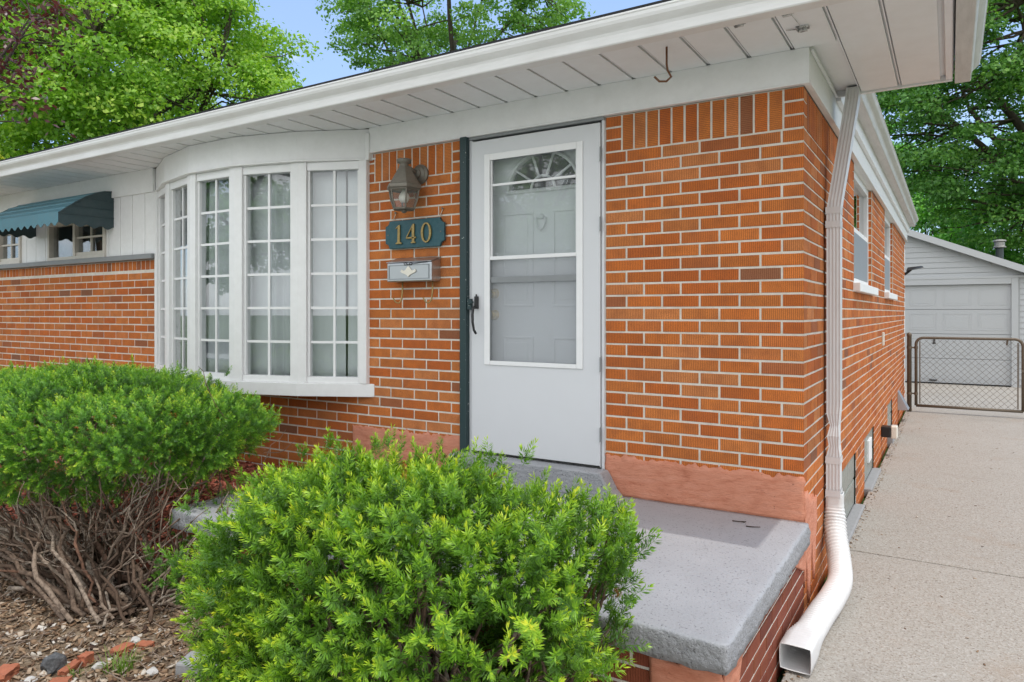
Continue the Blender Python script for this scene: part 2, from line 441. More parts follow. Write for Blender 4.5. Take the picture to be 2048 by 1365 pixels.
# ------------------------------------------------------------------ world, sun, camera
S = Vector((.357, -.0614, 1)).normalized()        # towards the sun
elev = math.asin(S.z)
w = bpy.data.worlds.new('World'); scn.world = w; w.use_nodes = True
nt = w.node_tree
for n in list(nt.nodes): nt.nodes.remove(n)
sky = N(nt, 'ShaderNodeTexSky'); sky.sky_type = 'NISHITA'; sky.sun_disc = False
sky.sun_elevation = elev; sky.sun_rotation = math.atan2(S.x, S.y); sky.air_density = 1.0; sky.dust_density = .6; sky.ozone_density = 1.5
tc = N(nt, 'ShaderNodeTexCoord')
mp = N(nt, 'ShaderNodeMapping'); mp.inputs['Scale'].default_value = (1, 1, 2.2); mp.inputs['Location'].default_value = (.35, .1, .2); nt.links.new(tc.outputs['Generated'], mp.inputs[0])
cn = noise(nt, mp.outputs[0], 2.1, 9, .6, .3)
sepw = N(nt, 'ShaderNodeSeparateXYZ'); nt.links.new(tc.outputs['Generated'], sepw.inputs[0])
bank = math_(nt, 'ADD', cn, math_(nt, 'MULTIPLY_ADD', sepw.outputs[0], .10, math_(nt, 'MULTIPLY', sepw.outputs[1], -.16)))   # unseen bright cloud bank added to the south and east as fill light
cf = ramp(nt, bank, [(.40, .04), (.56, 1)])
cc = ramp(nt, noise(nt, mp.outputs[0], 6, 5), [(.3, (9.6, 9.9, 10.4)), (.7, (12.2, 12.3, 12.4))])
sc_ = mixc(nt, cf, mixc(nt, 1, sky.outputs[0], (1.2, 1.9, 3.4), 'ADD'), cc)
bg = N(nt, 'ShaderNodeBackground'); bg.inputs[1].default_value = .15
nt.links.new(sc_, bg.inputs[0])
wo = N(nt, 'ShaderNodeOutputWorld'); nt.links.new(bg.outputs[0], wo.inputs[0])

sl = bpy.data.lights.new('sun', 'SUN'); sl.energy = 2.0; sl.angle = R(.55); sl.color = (1, .965, .91)
so = bpy.data.objects.new('sun', sl); COL.objects.link(so); so.location = (8, -4, 20)
so.rotation_euler = (-S).to_track_quat('-Z', 'Y').to_euler()

CAM = Vector((.627, -3.789, 1.51))
cd = bpy.data.cameras.new('camera'); cd.sensor_width = 36; cd.lens = 1416 / 2048 * 36; cd.shift_y = -56.5 / 2048
scn.cycles.diffuse_bounces = 3; scn.cycles.glossy_bounces = 3; scn.cycles.transmission_bounces = 4; scn.cycles.transparent_max_bounces = 12; scn.cycles.caustics_reflective = False; scn.cycles.caustics_refractive = False
cd.clip_end = 2000; cd.clip_start = .05
co = bpy.data.objects.new('camera', cd); COL.objects.link(co); co.location = CAM; co.rotation_euler = (R(90), 0, R(31.8))
scn.camera = co
scn.view_settings.view_transform = 'Standard'; scn.view_settings.look = 'None'; scn.view_settings.exposure = -.08; scn.view_settings.gamma = 1
def at(px, depth, py=626):
    """a point at a pixel column of the photograph, a given depth away (for the far trees)"""
    u = (px - 1024) / 1416
    return Vector((CAM.x + depth * (-.527 + .85 * u), CAM.y + depth * (.85 + .527 * u), CAM.z + depth * (626 - py) / 1416))

# ------------------------------------------------------------------ ground
def sstep(a, b, x):
    t = max(0, min(1, (x - a) / (b - a))); return t * t * (3 - 2 * t)
def gz(x, y):
    h = .02 + .25 * sstep(-1.55, -.55, y) * sstep(-2.6, -3.1, x)
    return h + .018 * mnoise.noise(Vector((x * 2.3, y * 2.3, 0))) + .008 * mnoise.noise(Vector((x * 9, y * 9, 3)))

lawn = MB().add([(-400, -400, -.06), (400, -400, -.06), (400, 400, -.06), (-400, 400, -.06)], [(0, 1, 2, 3)]).build('lawn', GRASS)
tag(lawn, kind='structure')
st = MB().box(-120, 120, -21, -13.5, -.3, -.045).build('street', ASPH); tag(st, kind='structure')
fw = MB().box(-120, 120, -13.5, -11.9, -.3, -.02); fw.box(-9, .03, -11.9, -2.8, -.3, .052); tag(fw.build('bounce_paving', PALECONC), kind='structure')  # unseen wide apron added to bounce light onto soffit and front wall
def soil():
    xs = np.arange(-11, .031, .05); ys = np.arange(-2.85, .061, .05)
    V = [(x, y, gz(x, y)) for y in ys for x in xs]; nx = len(xs)
    Q = [(j * nx + i, j * nx + i + 1, (j + 1) * nx + i + 1, (j + 1) * nx + i) for j in range(len(ys) - 1) for i in range(nx - 1)]
    o = npmesh('garden_soil', V, Q, SOIL, smooth=True); tag(o, kind='structure')
soil()
dv = MB()
for (a, b) in ((-13.4, -4.6), (-4.59, -1.95), (-1.947, 1.170), (1.188, 4.9), (4.902, 8.52), (8.53, 13.79)):
    dv.box(.034, 3.7, a, b, -.12, 0)
dv.box(-3.9, .034, 9.3, 13.79, -.12, -.002)
dv.box(.034, 3.7, -13.4, 13.79, -.14, -.03, 1)
o = dv.build('driveway', [CONC, ASPH], bevel=.006); tag(o, kind='structure')

# ------------------------------------------------------------------ house
house = thing('brick_house', 'single storey orange brick house with white trim, bow window and deep white eaves', 'house', (-4.7, 4.6, 0))
ZT = 2.65; CO = .0695; BL = .2116

class Wall:
    def __init__(s, o, U, Nn):
        s.o, s.U, s.N = o, U, Nn; s.c0 = s.c1 = False; s.v = []; s.f = []; s.m = []; s.uv = []; s.r = []; s.t = []
    def P(s, u, z, d): return (s.o[0] + s.U[0] * u + s.N[0] * d, s.o[1] + s.U[1] * u + s.N[1] * d, z)
    def brick(s, u0, u1, z0, z1, rot=False):
        if u1 - u0 < .03 or z1 - z0 < .02: return
        j = .0057; e = .0020
        jit = lambda a: random.uniform(-a, a)
        a0, a1, b0, b1 = u0 + j + jit(.001), u1 - j + jit(.001), z0 + j + jit(.001), z1 - j + jit(.001)
        if s.c0 and u0 < .001: a0 = 0.0          # the brick turns the corner: no joint there
        if s.c1 and u1 > s.c1 - .001: a1 = s.c1
        d = jit(.0008); n = len(s.v)
        ring = [(a0, b0), (a1, b0), (a1, b1), (a0, b1)]; ea = 0 if (s.c0 and u0 < .001) else e; eb = 0 if (s.c1 and u1 > s.c1 - .001) else e; ir = [(a0 + ea, b0 + e), (a1 - eb, b0 + e), (a1 - eb, b1 - e), (a0 + ea, b1 - e)]
        if ea == 0 or eb == 0: d = 0
        s.v += [s.P(u, z, -.0045) for u, z in ring] + [s.P(u, z, d - .0015) for u, z in ring] + [s.P(u, z, d) for u, z in ir]
        fs = [(8, 9, 10, 11)] + [(i, (i + 1) % 4, 4 + (i + 1) % 4, 4 + i) for i in range(4)] + [(4 + i, 4 + (i + 1) % 4, 8 + (i + 1) % 4, 8 + i) for i in range(4)]
        if s.c0 and u0 < .001: fs = [f for k, f in enumerate(fs) if k not in (4, 8)]     # no side face on the corner
        q = random.random(); q2 = random.random(); ou = random.uniform(0, 9)
        cs = ring + ring + ir
        for f in fs:
            s.f.append(tuple(n + i for i in f)); s.m.append(0); s.r.append(q); s.t.append(q2)
            for i in f:
                u, z = cs[i]; s.uv.append((z + ou, u) if rot else (u + ou, z))
    def lay(s, u0, u1, z0, z1, holes=(), phase=0, ztop=ZT):
        """running bond between u0..u1, z0..z1 with rectangular holes (a,b,c,d)"""
        k = int(math.floor((ztop - z1) / CO + .001)); 
        while True:
            t = ztop - k * CO; b = t - CO
            if t <= z0 + .001: break
            tt, bb = min(t, z1), max(b, z0)
            off = ((k + phase) % 2) * BL / 2
            i = math.floor((u0 - off) / BL) - 1
            while i * BL + off < u1:
                a_, c_ = max(u0, i * BL + off), min(u1, (i + 1) * BL + off); c_ = u1 if u1 - c_ < .04 else c_; segs = [(a_, c_)] if u1 - a_ > .0401 or a_ == u0 else []
                for (ha, hb, hc, hd) in holes:
                    if hd <= bb + .02 or hc >= tt - .02: continue
                    ns = []
                    for (a, c) in segs:
                        if hb <= a or ha >= c: ns.append((a, c)); continue
                        if ha > a: ns.append((a, ha))
                        if hb < c: ns.append((hb, c))
                    segs = ns
                for (a, c) in segs:
                    if c > a: s.brick(a, c, bb, tt)
                i += 1
            k += 1
        us = sorted({u0, u1, *[h[0] for h in holes], *[h[1] for h in holes]}); us = [u for u in us if u0 <= u <= u1]
        zs = sorted({z0, z1, *[h[2] for h in holes], *[h[3] for h in holes]}); zs = [z for z in zs if z0 <= z <= z1]
        for a, b in zip(us, us[1:]):
            for c, d in zip(zs, zs[1:]):
                mu, mz = (a + b) / 2, (c + d) / 2
                if any(h[0] < mu < h[1] and h[2] < mz < h[3] for h in holes): continue
                s.mortar(a, b, c, d)
    def mortar(s, a, b, c, d):
        n = len(s.v); s.v += [s.P(a, c, -.0038), s.P(b, c, -.0038), s.P(b, d, -.0038), s.P(a, d, -.0038)]
        s.f.append((n, n + 1, n + 2, n + 3)); s.m.append(1); s.r.append(0); s.t.append(0)
        s.uv += [(a, c), (b, c), (b, d), (a, d)]
    def soldiers(s, u0, u1, z0, z1):
        n = max(1, round((u1 - u0) / .0722)); p = (u1 - u0) / n
        for i in range(n): s.brick(u0 + i * p, u0 + (i + 1) * p, z0, z1, True)
        s.mortar(u0, u1, z0, z1)
    def build(s, name, mat, parent):
        me = bpy.data.meshes.new(name); me.from_pydata(s.v, [], s.f)
        me.materials.append(mat); me.materials.append(MORTAR)
        me.polygons.foreach_set('material_index', s.m)
        uv = me.uv_layers.new(name='UVMap'); uv.data.foreach_set('uv', np.array(s.uv, np.float32).ravel())
        for nm, arr in (('rnd', s.r), ('tone', s.t)):
            a = me.attributes.new(nm, 'FLOAT', 'FACE'); a.data.foreach_set('value', np.array(arr, np.float32))
        me.update()
        o = bpy.data.objects.new(name, me); link(o, parent); return o

# front wall right of the door (u runs from the corner to the left, x = -u)
f1 = Wall((0, 0), (-1, 0), (0, -1)); f1.c0 = True
hA = [(.098, .98, 2.44, 2.66)]
f1.lay(0, 1.085, .2, 2.65, hA); f1.soldiers(.098, .98, 2.44, 2.65)
f1.build('front_brick_wall', BRICK, house)
f2 = Wall((-2.093, 0), (-1, 0), (0, -1))
bow0, bow1 = 2.94 - 2.093, 5.51 - 2.093
hB = [(bow0, bow1, .93, 2.7), (.10, bow0 - .06, 2.44, 2.66), (bow1 - .001, 9, 1.905, 2.7)]
f2.lay(0, 7.5, -.1, 2.65, hB); f2.soldiers(.10, bow0 - .06, 2.44, 2.65); f2.soldiers(bow1, 7.5, 1.905, 2.0)
f2.build('front_brick_wall', BRICK, house)
# side wall, x = 0, u = y
sw = Wall((0, 0), (0, 1), (1, 0)); sw.c0 = True
win1 = (2.16, 3.60, 1.70, 2.66); win2 = (5.10, 6.40, 1.70, 2.66)
gb1 = (1.05, 2.30, .02, .43); gb2 = (2.93, 3.81, .02, .43); gb3 = (5.5, 6.3, .1, .43)
sw.lay(0, 9.2, -.1, 2.65, [win1, win2, gb1, gb2, gb3, (.098, 2.1, 2.44, 2.66)], phase=1); sw.soldiers(.098, 2.1, 2.44, 2.65)
sw.build('side_brick_wall', BRICK, house)
for wdw in (win1, win2):
    jb = Wall((0, wdw[1]), (-1, 0), (0, -1)); jb.lay(0, .11, wdw[2], 2.65); jb.build('window_reveal', BRICK, house)
    jb = Wall((-.11, wdw[0]), (1, 0), (0, 1)); jb.lay(0, .11, wdw[2], 2.65); jb.build('window_reveal', BRICK, house)
# other shell walls and the room behind the bow window
MB().box(-9.6, 0, 9.0, 9.19, 0, 2.83).build('back_wall', WHITE, house)
MB().box(-9.6, -9.45, .02, 8.99, 0, 2.83).build('end_wall', WHITE, house)
MB().box(-9.44, -.03, .3, 8.98, .45, .55).build('room_floor', FLOORW, house)
MB().box(-9.44, -.03, .02, 8.98, 2.84, 2.88).build('ceiling', ROOM, house)
MB().box(-9.44, -2.2, 3.6, 3.7, .56, 2.83).build('room_wall', ROOM, house)
MB().box(-2.28, -2.2, .3, 3.59, .56, 2.83).build('room_wall', ROOM, house)
MB().box(-5.86, -5.78, .3, 3.59, .56, 2.83).build('room_wall', ROOM, house)
# frieze boards
SF = 2.83
fb = MB(); fb.box(-2.905, .03, -.03, 0.0, ZT, SF); fb.box(.0, .03, .0, 9.23, ZT, SF + .04)
fb.box(-2.905, .036, -.036, -.029, ZT, ZT + .012); fb.box(.029, .036, -.036, 9.23, ZT, ZT + .012)
fb.build('frieze_board', WHITE, house, bevel=.003)
MB().box(-9.6, -5.56, -.03, .0, 2.615, SF).build('frieze_board', WHITE, house, bevel=.003)
# soffit planks across the deep front eave
sp = MB()
x = -9.6; k0 = -.048
xs = [k0 - BL * i for i in range(46)][::-1] + [k0 + BL * i for i in range(1, 4)]
for a, b in zip(xs, xs[1:]):
    b2 = min(b, .60); yb = -.028 if b2 < .05 else .9
    if a < -.0 and b2 > .0: yb = -.028
    sp.box(a + .011, b2 - .011, -.56, yb, SF, SF + .018)
    sp.box(a - .0028, a + .0028, -.56, yb, SF + .006, SF + .019)
    sp.box(a - .004, b2 + .004, -.56, yb, SF + .0192, SF + .0215)
sp.build('soffit', SOFFIT, house)
ch = MB(); ch.box(-9.6, .62, -.575, -.556, SF - .012, SF + .02); ch.build('soffit_channel', DIRTY, house)
ch = MB(); ch.box(.602, .635, -.555, .925, SF - .006, SF + .02); ch.box(.03, .635, .902, .925, SF - .012, SF + .10)
ch.box(.0305, .045, .0, .90, SF - .014, SF - .001)
ch.build('soffit_trim', SOFFIT, house, bevel=.003)
MB().box(.03, .64, -.55, .90, SF + .023, SF + .04).build('soffit_board', SOFFIT, house)
# gutters: K profile
KP = [(0, 0), (.072, 0), (.077, .006), (.080, .046), (.086, .058), (.100, .070), (.113, .083), (.119, .097), (.120, .113), (.124, .115), (.124, .124), (.113, .126), (.111, .118), (0, .118)]
g = MB(); g.sweep(KP, (-9.7, -.555, SF - .028), (.645, -.555, SF - .028), (0, -1), 0)
g.build('gutter', GUTTER, house, bevel=.0015); g = MB()
for (o_, h_) in (((.645, -.555), 0),):
    # mitred corner block between the two gutters
    n = len(KP); vs = []
    for (a, h) in KP: vs.append((.645, -.555 - a, SF - .028 + h))
    for (a, h) in KP: vs.append((.645 + a, -.555 - a, SF - .028 + h))
    for (a, h) in KP: vs.append((.645 + a, -.555, SF - .028 + h))
    g.add(vs, [(i, (i + 1) % n, n + (i + 1) % n, n + i) for i in range(n)] + [(n + i, n + (i + 1) % n, 2 * n + (i + 1) % n, 2 * n + i) for i in range(n)])
g.build('gutter_corner', GUTTER, house, bevel=.0015)
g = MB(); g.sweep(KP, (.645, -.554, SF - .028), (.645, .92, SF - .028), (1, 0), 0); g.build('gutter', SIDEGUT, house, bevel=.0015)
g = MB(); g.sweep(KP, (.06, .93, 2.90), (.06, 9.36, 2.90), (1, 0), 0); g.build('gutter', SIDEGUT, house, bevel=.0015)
MB().box(.0305, .06, .93, 9.34, 2.80, 3.02).build('fascia', SOFFIT, house, bevel=.003)
# roof
def roofgrid():
    SL = .34; E0 = SF + .112
    V = []; Fc = []
    ys = sorted([-.62 + i * .2 for i in range(52) if -.62 + i * .2 < 9.4] + [.92, .921, 9.4]); xs_ = [-9.75 + i * .2 for i in range(50) if -9.75 + i * .2 < .1] + [.13]
    for y in ys:
        for x in xs_:
            xr = .72 if y <= .9205 else .13
            V.append((x, y, E0 + SL * max(0, min(y + .62, xr - x, 9.4 - y, x + 9.75))))
    nx = len(xs_)
    for j in range(len(ys) - 1):
        for i in range(nx - 1): Fc.append((j * nx + i, j * nx + i + 1, (j + 1) * nx + i + 1, (j + 1) * nx + i))
    xs2 = [.13, .3, .4, .5, .6, .72]; ys2 = [-.62, -.5, -.4, -.3, -.2, -.1, 0, .2, .4, .6, .92]; n0 = len(V)
    for y in ys2:
        for x in xs2: V.append((x, y, E0 + SL * max(0, min(y + .62, .72 - x))))
    for j in range(len(ys2) - 1):
        for i in range(5): a = n0 + j * 6 + i; Fc.append((a, a + 1, a + 7, a + 6))
    o = MB().add(V, Fc).build('roof', SHINGLE, house)
    m = o.modifiers.new('solid', 'SOLIDIFY'); m.thickness = .022; m.offset = 1
roofgrid()
# ---- left wing: white vertical siding, ledge, windows
sg = MB(); xs = [-5.515 - .2035 * i for i in range(21)]
wA = (-7.47, -6.37); wB = (-9.1, -8.07)
for a, b in zip(xs[1:], xs):
    for (lo, hi) in ((a + .004, b - .004),):
        segs = [(lo, hi)]
        for wv in (wA, wB):
            ns = []
            for (p, q) in segs:
                if wv[1] <= p or wv[0] >= q: ns.append((p, q)); continue
                if wv[0] > p: ns.append((p, wv[0]))
                if wv[1] < q: ns.append((wv[1], q))
            segs = ns
        for (p, q) in segs:
            if q - p > .01: sg.box(p, q, -.008, .012, 2.05, 2.615)
for (p, q) in ((-9.6, wB[0]), (wB[1], wA[0]), (wA[1], -5.51)): sg.box(p, q, .0, .03, 2.05, 2.615)
for wv in (wA, wB): sg.box(wv[0], wv[1], -.008, .03, 2.45, 2.615)
sg.build('siding', WHITE, house, bevel=.002)
lg = MB(); lg.box(-9.6, -5.535, -.06, .02, 2.003, 2.05); lg.build('ledge', LEDGE, house, bevel=.004)
for wv in (wA, wB):
    x0, x1 = wv; xm = x0 + .53
    fr = MB(); fr.box(x0, x1, -.03, .05, 2.05, 2.085); fr.box(x0, x1, -.03, .05, 2.415, 2.45)
    for (a, b) in ((x0, x0 + .035), (x1 - .035, x1), (xm - .02, xm + .02)): fr.box(a, b, -.028, .05, 2.086, 2.414)
    win = fr.build('strip_window', TAN, house, bevel=.003)
    s2 = MB(); s2.box(xm + .021, x1 - .036, -.012, .02, 2.087, 2.12); s2.box(xm + .021, x1 - .036, -.012, .02, 2.385, 2.413)
    s2.box((xm + x1) / 2 - .009, (xm + x1) / 2 + .009, -.006, .012, 2.121, 2.384); s2.box(xm + .022, x1 - .037, -.005, .011, 2.26, 2.278)
    s2.build('sash', TAN, win)
    MB().box(xm + .021, x1 - .036, .013, .017, 2.1, 2.40).build('pane', GLASS, win)
    MB().box(x0 + .036, xm - .021, .02, .024, 2.087, 2.413).build('pane', GLASS, win)
MB().box(-9.44, -5.87, .35, .36, 1.9, 2.82).build('dark_room_wall', DARKROOM, house)

# ---- bow window
BN = [(-2.94, 0.0), (-3.425, -.20), (-3.955, -.335), (-4.495, -.335), (-5.025, -.20), (-5.51, 0.0)]
def frame_of(i):
    a, b = BN[i], BN[i + 1]; L = math.hypot(b[0] - a[0], b[1] - a[1]); U = ((b[0] - a[0]) / L, (b[1] - a[1]) / L)
    Nn = (-U[1], U[0])
    if Nn[1] > 0: Nn = (-Nn[0], -Nn[1])
    return a, U, Nn, L
def offset(d):
    out = []
    for k in range(len(BN)):
        if k == 0: a, U, Nn, L = frame_of(0); out.append((BN[0][0] + d * 1.1, .0)); continue
        if k == len(BN) - 1: out.append((BN[-1][0] - d * 1.1, .0)); continue
        n1 = frame_of(k - 1)[2]; n2 = frame_of(k)[2]
        b = Vector((n1[0] + n2[0], n1[1] + n2[1])).normalized(); c = b.x * n1[0] + b.y * n1[1]
        out.append((BN[k][0] + b.x * d / c, BN[k][1] + b.y * d / c))
    return out
bow = MB().prism(offset(.055)[::-1], .905, 1.0).build('bow_window', WHITE, house, bevel=.004)   # sill board is the base of the window
b2 = MB(); b2.prism(offset(.045)[::-1], 2.62, SF - .003); b2.build('header', WHITE, bow, bevel=.003)
b2 = MB(); b2.prism(offset(.065)[::-1], 2.605, 2.619); b2.build('header_lip', WHITE, bow, bevel=.003)
MB().box(-2.93, -2.895, -.045, -.0, 2.60, 2.79).build('header_end_block', WHITE, bow, bevel=.004)
def edge(k, t, d):
    """point near node k, t along neighbouring facet (sign), offset d outward"""
    if t < 0: a, U, Nn, L = frame_of(k - 1); return (a[0] + U[0] * (L + t) + Nn[0] * d, a[1] + U[1] * (L + t) + Nn[1] * d)
    a, U, Nn, L = frame_of(k); return (a[0] + U[0] * t + Nn[0] * d, a[1] + U[1] * t + Nn[1] * d)
oo, oi = offset(.03), offset(-.07)
HW = .062
for k in range(6):
    if k == 0:
        poly = [(BN[0][0] + .012, -.0), (BN[0][0] + .012, -.035), edge(0, HW, .03), edge(0, HW, -.07), (BN[0][0] + .012, .07)]
    elif k == 5:
        poly = [edge(5, -HW, .03), (BN[5][0] - .012, -.035), (BN[5][0] - .012, .07), edge(5, -HW, -.07)]
    else:
        poly = [edge(k, -HW, .03), oo[k], edge(k, HW, .03), edge(k, HW, -.07), oi[k], edge(k, -HW, -.07)]
    MB().prism(poly, 1.0, 2.605).build('mullion_post', WHITE, bow, bevel=.004)
for i in range(5):
    a, U, Nn, L = frame_of(i)
    m = MB(); q = HW + .0005
    m.obox(a, U, Nn, q, L - q, -.05, .018, 1.0, 1.045); m.obox(a, U, Nn, q, L - q, -.05, .018, 2.545, 2.604)
    for (u0, u1) in ((q, q + .018), (L - q - .018, L - q)): m.obox(a, U, Nn, u0, u1, -.05, .006, 1.046, 2.544)
    m.build('sash_frame', WHITE2, bow, bevel=.003)
    m = MB(); p0, p1 = q + .019, L - q - .019
    m.obox(a, U, Nn, p0, p1, -.022, -.018, 1.046, 2.544); m.build('pane', GLASS, bow)
    m = MB(); um = (p0 + p1) / 2
    m.obox(a, U, Nn, um - .009, um + .009, -.0175, -.008, 1.046, 2.544)
    for r in range(1, 6):
        z = 1.046 + (2.544 - 1.046) * r / 6
        m.obox(a, U, Nn, p0, um - .0092, -.0175, -.009, z - .009, z + .009); m.obox(a, U, Nn, um + .0092, p1, -.0175, -.009, z - .009, z + .009)
    m.build('muntin_grid', WHITE2, bow)
MB().prism([(p[0], p[1]) for p in offset(-.075)[::-1]] , 1.001, 1.012).build('inner_ledge', WHITE, bow)

# curtains behind the bow window
def curtain(name, t0, t1, mat, label, d0=-.11, amp=.022, freq=60, seed=0):
    cum = [0]
    for i in range(5): cum.append(cum[-1] + frame_of(i)[3])
    rg = random.Random(seed); ph = rg.uniform(0, 6)
    def pt(s, z):
        i = 0
        while i < 4 and s > cum[i + 1]: i += 1
        a, U, Nn, L = frame_of(i); u = s - cum[i]
        f = math.sin(s * freq + ph + .8 * math.sin(s * 9 + ph) + .25 * z) * amp * (.6 + .4 * math.sin(s * 23 + ph)) 
        d = d0 + f + .012 * mnoise.noise(Vector((s * 6, z * 1.5, seed)))
        return (a[0] + U[0] * u + Nn[0] * d, a[1] + U[1] * u + Nn[1] * d, z)
    ns, nz = int((t1 - t0) / .006), 14
    V = [pt(t0 + (t1 - t0) * i / ns, 1.02 + (2.56 - 1.02) * j / nz) for j in range(nz + 1) for i in range(ns + 1)]
    Q = [(j * (ns + 1) + i, j * (ns + 1) + i + 1, (j + 1) * (ns + 1) + i + 1, (j + 1) * (ns + 1) + i) for j in range(nz) for i in range(ns)]
    o = npmesh(name, V, Q, mat, smooth=True)
    m = o.modifiers.new('solid', 'SOLIDIFY'); m.thickness = .003
    tag(o, label, 'curtain', 'curtains behind the bow window')
curtain('curtain', .02, .20, CURT, 'narrow pale curtain edge nearest the right end of the bow window', seed=1, freq=50)
curtain('curtain', .215, .60, CURT, 'pale grey curtain filling the pane next to the wall lantern side of the bow window', seed=2, freq=26, amp=.014)
curtain('curtain', .66, .86, CURTD, 'darker grey bunched drape in the second pane from the right of the bow window', seed=3, freq=70, amp=.03)
curtain('curtain', .845, 1.16, CURT, 'pale curtain beside the bunched grey drape in the bow window', seed=4, freq=34, amp=.016, d0=-.13)
curtain('curtain', 1.17, 1.74, CURTD, 'grey drape in the middle facet of the bow window', seed=5, freq=48, amp=.024)
curtain('curtain', 1.745, 2.66, CURT, 'pale curtain across the left facets of the bow window', seed=6, freq=36, amp=.018)

# ---- storm door, entry door
jm = MB(); jm.box(-2.094, -2.043, -.05, .06, .46, 2.652); jm.build('door_jamb', GREENJ, house, bevel=.004)
df = MB(); df.box(-2.042, -2.018, -.012, .06, .60, 2.63); df.box(-1.102, -1.084, -.012, .06, .60, 2.63); df.build('door_frame', DOORW, house, bevel=.002)
MB().box(-2.042, -1.084, -.02, .06, 2.631, 2.649).build('door_drip_cap', LEDGE, house, bevel=.002)
X0, X1 = -2.014, -1.106
sd = MB()
gx0, gx1, gz0, gz1 = -1.89, -1.236, 1.19, 2.50
sd.box(X0, gx0, -.025, .01, .612, 2.615); sd.box(gx1, X1, -.025, .01, .612, 2.615); sd.box(gx0, gx1, -.025, .01, gz1, 2.615); sd.box(gx0, gx1, -.025, .01, .612, gz0)
door = sd.build('storm_door', DOORW, house)
fr = MB()
for (a, b, c, d) in ((gx0 - .022, gx0 + .02, gz0 - .012, gz1 + .022), (gx1 - .02, gx1 + .022, gz0 - .012, gz1 + .022)): fr.box(a, b, -.034, -.0255, c, d)
fr.box(gx0 + .021, gx1 - .021, -.034, -.0255, gz1 - .02, gz1 + .022); fr.box(gx0 + .021, gx1 - .021, -.034, -.0255, gz0 - .012, gz0 + .015)
fr.box(gx0 + .021, gx1 - .021, -.031, -.008, 1.845, 1.868)
fr.build('insert_frame', WHITE2, door, bevel=.003)
fr = MB(); fr.box(gx0 + .001, gx0 + .03, -.02, -.006, 1.86, gz1 - .001); fr.box(gx1 - .03, gx1 - .001, -.02, -.006, 1.86, gz1 - .001); fr.box(gx0 + .031, gx1 - .031, -.02, -.006, 2.315, 2.33)
fr.build('upper_sash', WHITE2, door, bevel=.002)
MB().box(gx0 + .001, gx1 - .001, -.005, -.001, 1.86, gz1 - .001).build('glass_pane', DOORGLASS, door)
fr = MB(); fr.box(gx0 + .003, gx0 + .018, -.02, -.006, gz0 + .002, 1.844); fr.box(gx1 - .018, gx1 - .003, -.02, -.006, gz0 + .002, 1.844); fr.box(gx0 + .019, gx1 - .019, -.02, -.006, 1.70, 1.738); fr.box(gx0 + .019, gx1 - .019, -.02, -.006, gz0 + .002, gz0 + .016)
fr.build('screen_frame', LEDGE, door, bevel=.002)
MB().box(gx0 + .001, gx1 - .001, -.004, -.002, gz0, 1.855).build('insect_screen', SCREEN, door)
MB().box(X0, X1, -.028, -.0255, .612, .62).build('door_sweep', BLACKM, door)
for zc in (2.43, 2.025, 1.21, .803):
    MB().box(-1.112, -1.1, -.034, -.0255, zc - .042, zc + .042).build('hinge', DOORW, door, bevel=.002)
    MB().tube([(-1.1, -.036, zc - .042), (-1.1, -.036, zc + .042)], .004, sides=8).build('hinge_pin', LEDGE, door)
hd = MB(); hd.box(-1.978, -1.958, -.05, -.0255, 1.535, 1.615); hd.tube([(-1.968, -.045, 1.55), (-1.968, -.075, 1.54), (-1.966, -.085, 1.50), (-1.963, -.088, 1.45), (-1.957, -.082, 1.40), (-1.948, -.070, 1.375)], .010, .008)
hd.tube([(-1.968, -.04, 1.61), (-1.968, -.04, 1.63)], .008, .004)
hd.build('handle', BLACKM, door, smooth=False, bevel=.003)
lt = MB(); lt.box(-2.038, -2.004, -.045, -.028, 1.53, 1.60); lt.tube([(-2.02, -.046, 1.565), (-1.985, -.05, 1.58)], .007); lt.build('latch', GREENJ, door, bevel=.003)
cav = MB(); cav.box(-2.041, -2.013, .0605, .14, .60, 2.63); cav.box(-1.10, -1.07, .0605, .14, .60, 2.63); cav.box(-2.041, -1.07, .012, .14, 2.631, 2.66); cav.box(-2.041, -1.07, .0605, .14, .57, .6095)
cav.build('door_jamb_lining', ENTRYW, house)
# threshold step under the door
# entry door
ey = .085
ed = MB()
ex0, ex1 = -2.01, -1.09; fcx, fcz, fr0 = -1.545, 2.285, .242
# face with fan shaped hole: strips around an arch
ed.box(ex0, ex1, ey, ey + .04, .61, fcz)
arcN = 24
vs = []; fs = []
for yy in (ey, ey + .04):
    for i in range(arcN + 1):
        a = math.pi * i / arcN
        vs.append((fcx + fr0 * math.cos(a), yy, fcz + fr0 * math.sin(a) * .93))
    for i in range(arcN + 1):
        a = math.pi * i / arcN; c, s_ = math.cos(a), math.sin(a)
        kx = (ex1 - fcx) / c if c > 1e-6 else ((ex0 - fcx) / c if c < -1e-6 else 9); kz = (2.62 - fcz) / s_ if s_ > 1e-6 else 9
        kk = min(kx, kz); vs.append((fcx + kk * c, yy, fcz + kk * s_))
n1 = arcN + 1
for i in range(arcN):
    fs.append((i, n1 + i, n1 + i + 1, i + 1)); b_ = 2 * n1
    fs.append((b_ + i, b_ + i + 1, b_ + n1 + i + 1, b_ + n1 + i)); fs.append((i, i + 1, b_ + i + 1, b_ + i))
# corner fillers
ed.add(vs, fs)
for (cx_, sgn) in ((ex1, 1), (ex0, -1)):
    pts = [v for v in vs[n1:2 * n1]]
    best = [p for p in pts if (p[0] - fcx) * sgn > 0]
    pr = [p for p in best if abs(p[0] - cx_) < 1e-4]; pt_ = [p for p in best if abs(p[2] - 2.62) < 1e-4]
    A = max(pr, key=lambda p: p[2]) if pr else None; B = (max if sgn > 0 else min)(pt_, key=lambda p: p[0])
    if A and (abs(A[0] - B[0]) > 1e-4): ed.add([A, (cx_, ey, 2.62), B], [(0, 1, 2)])
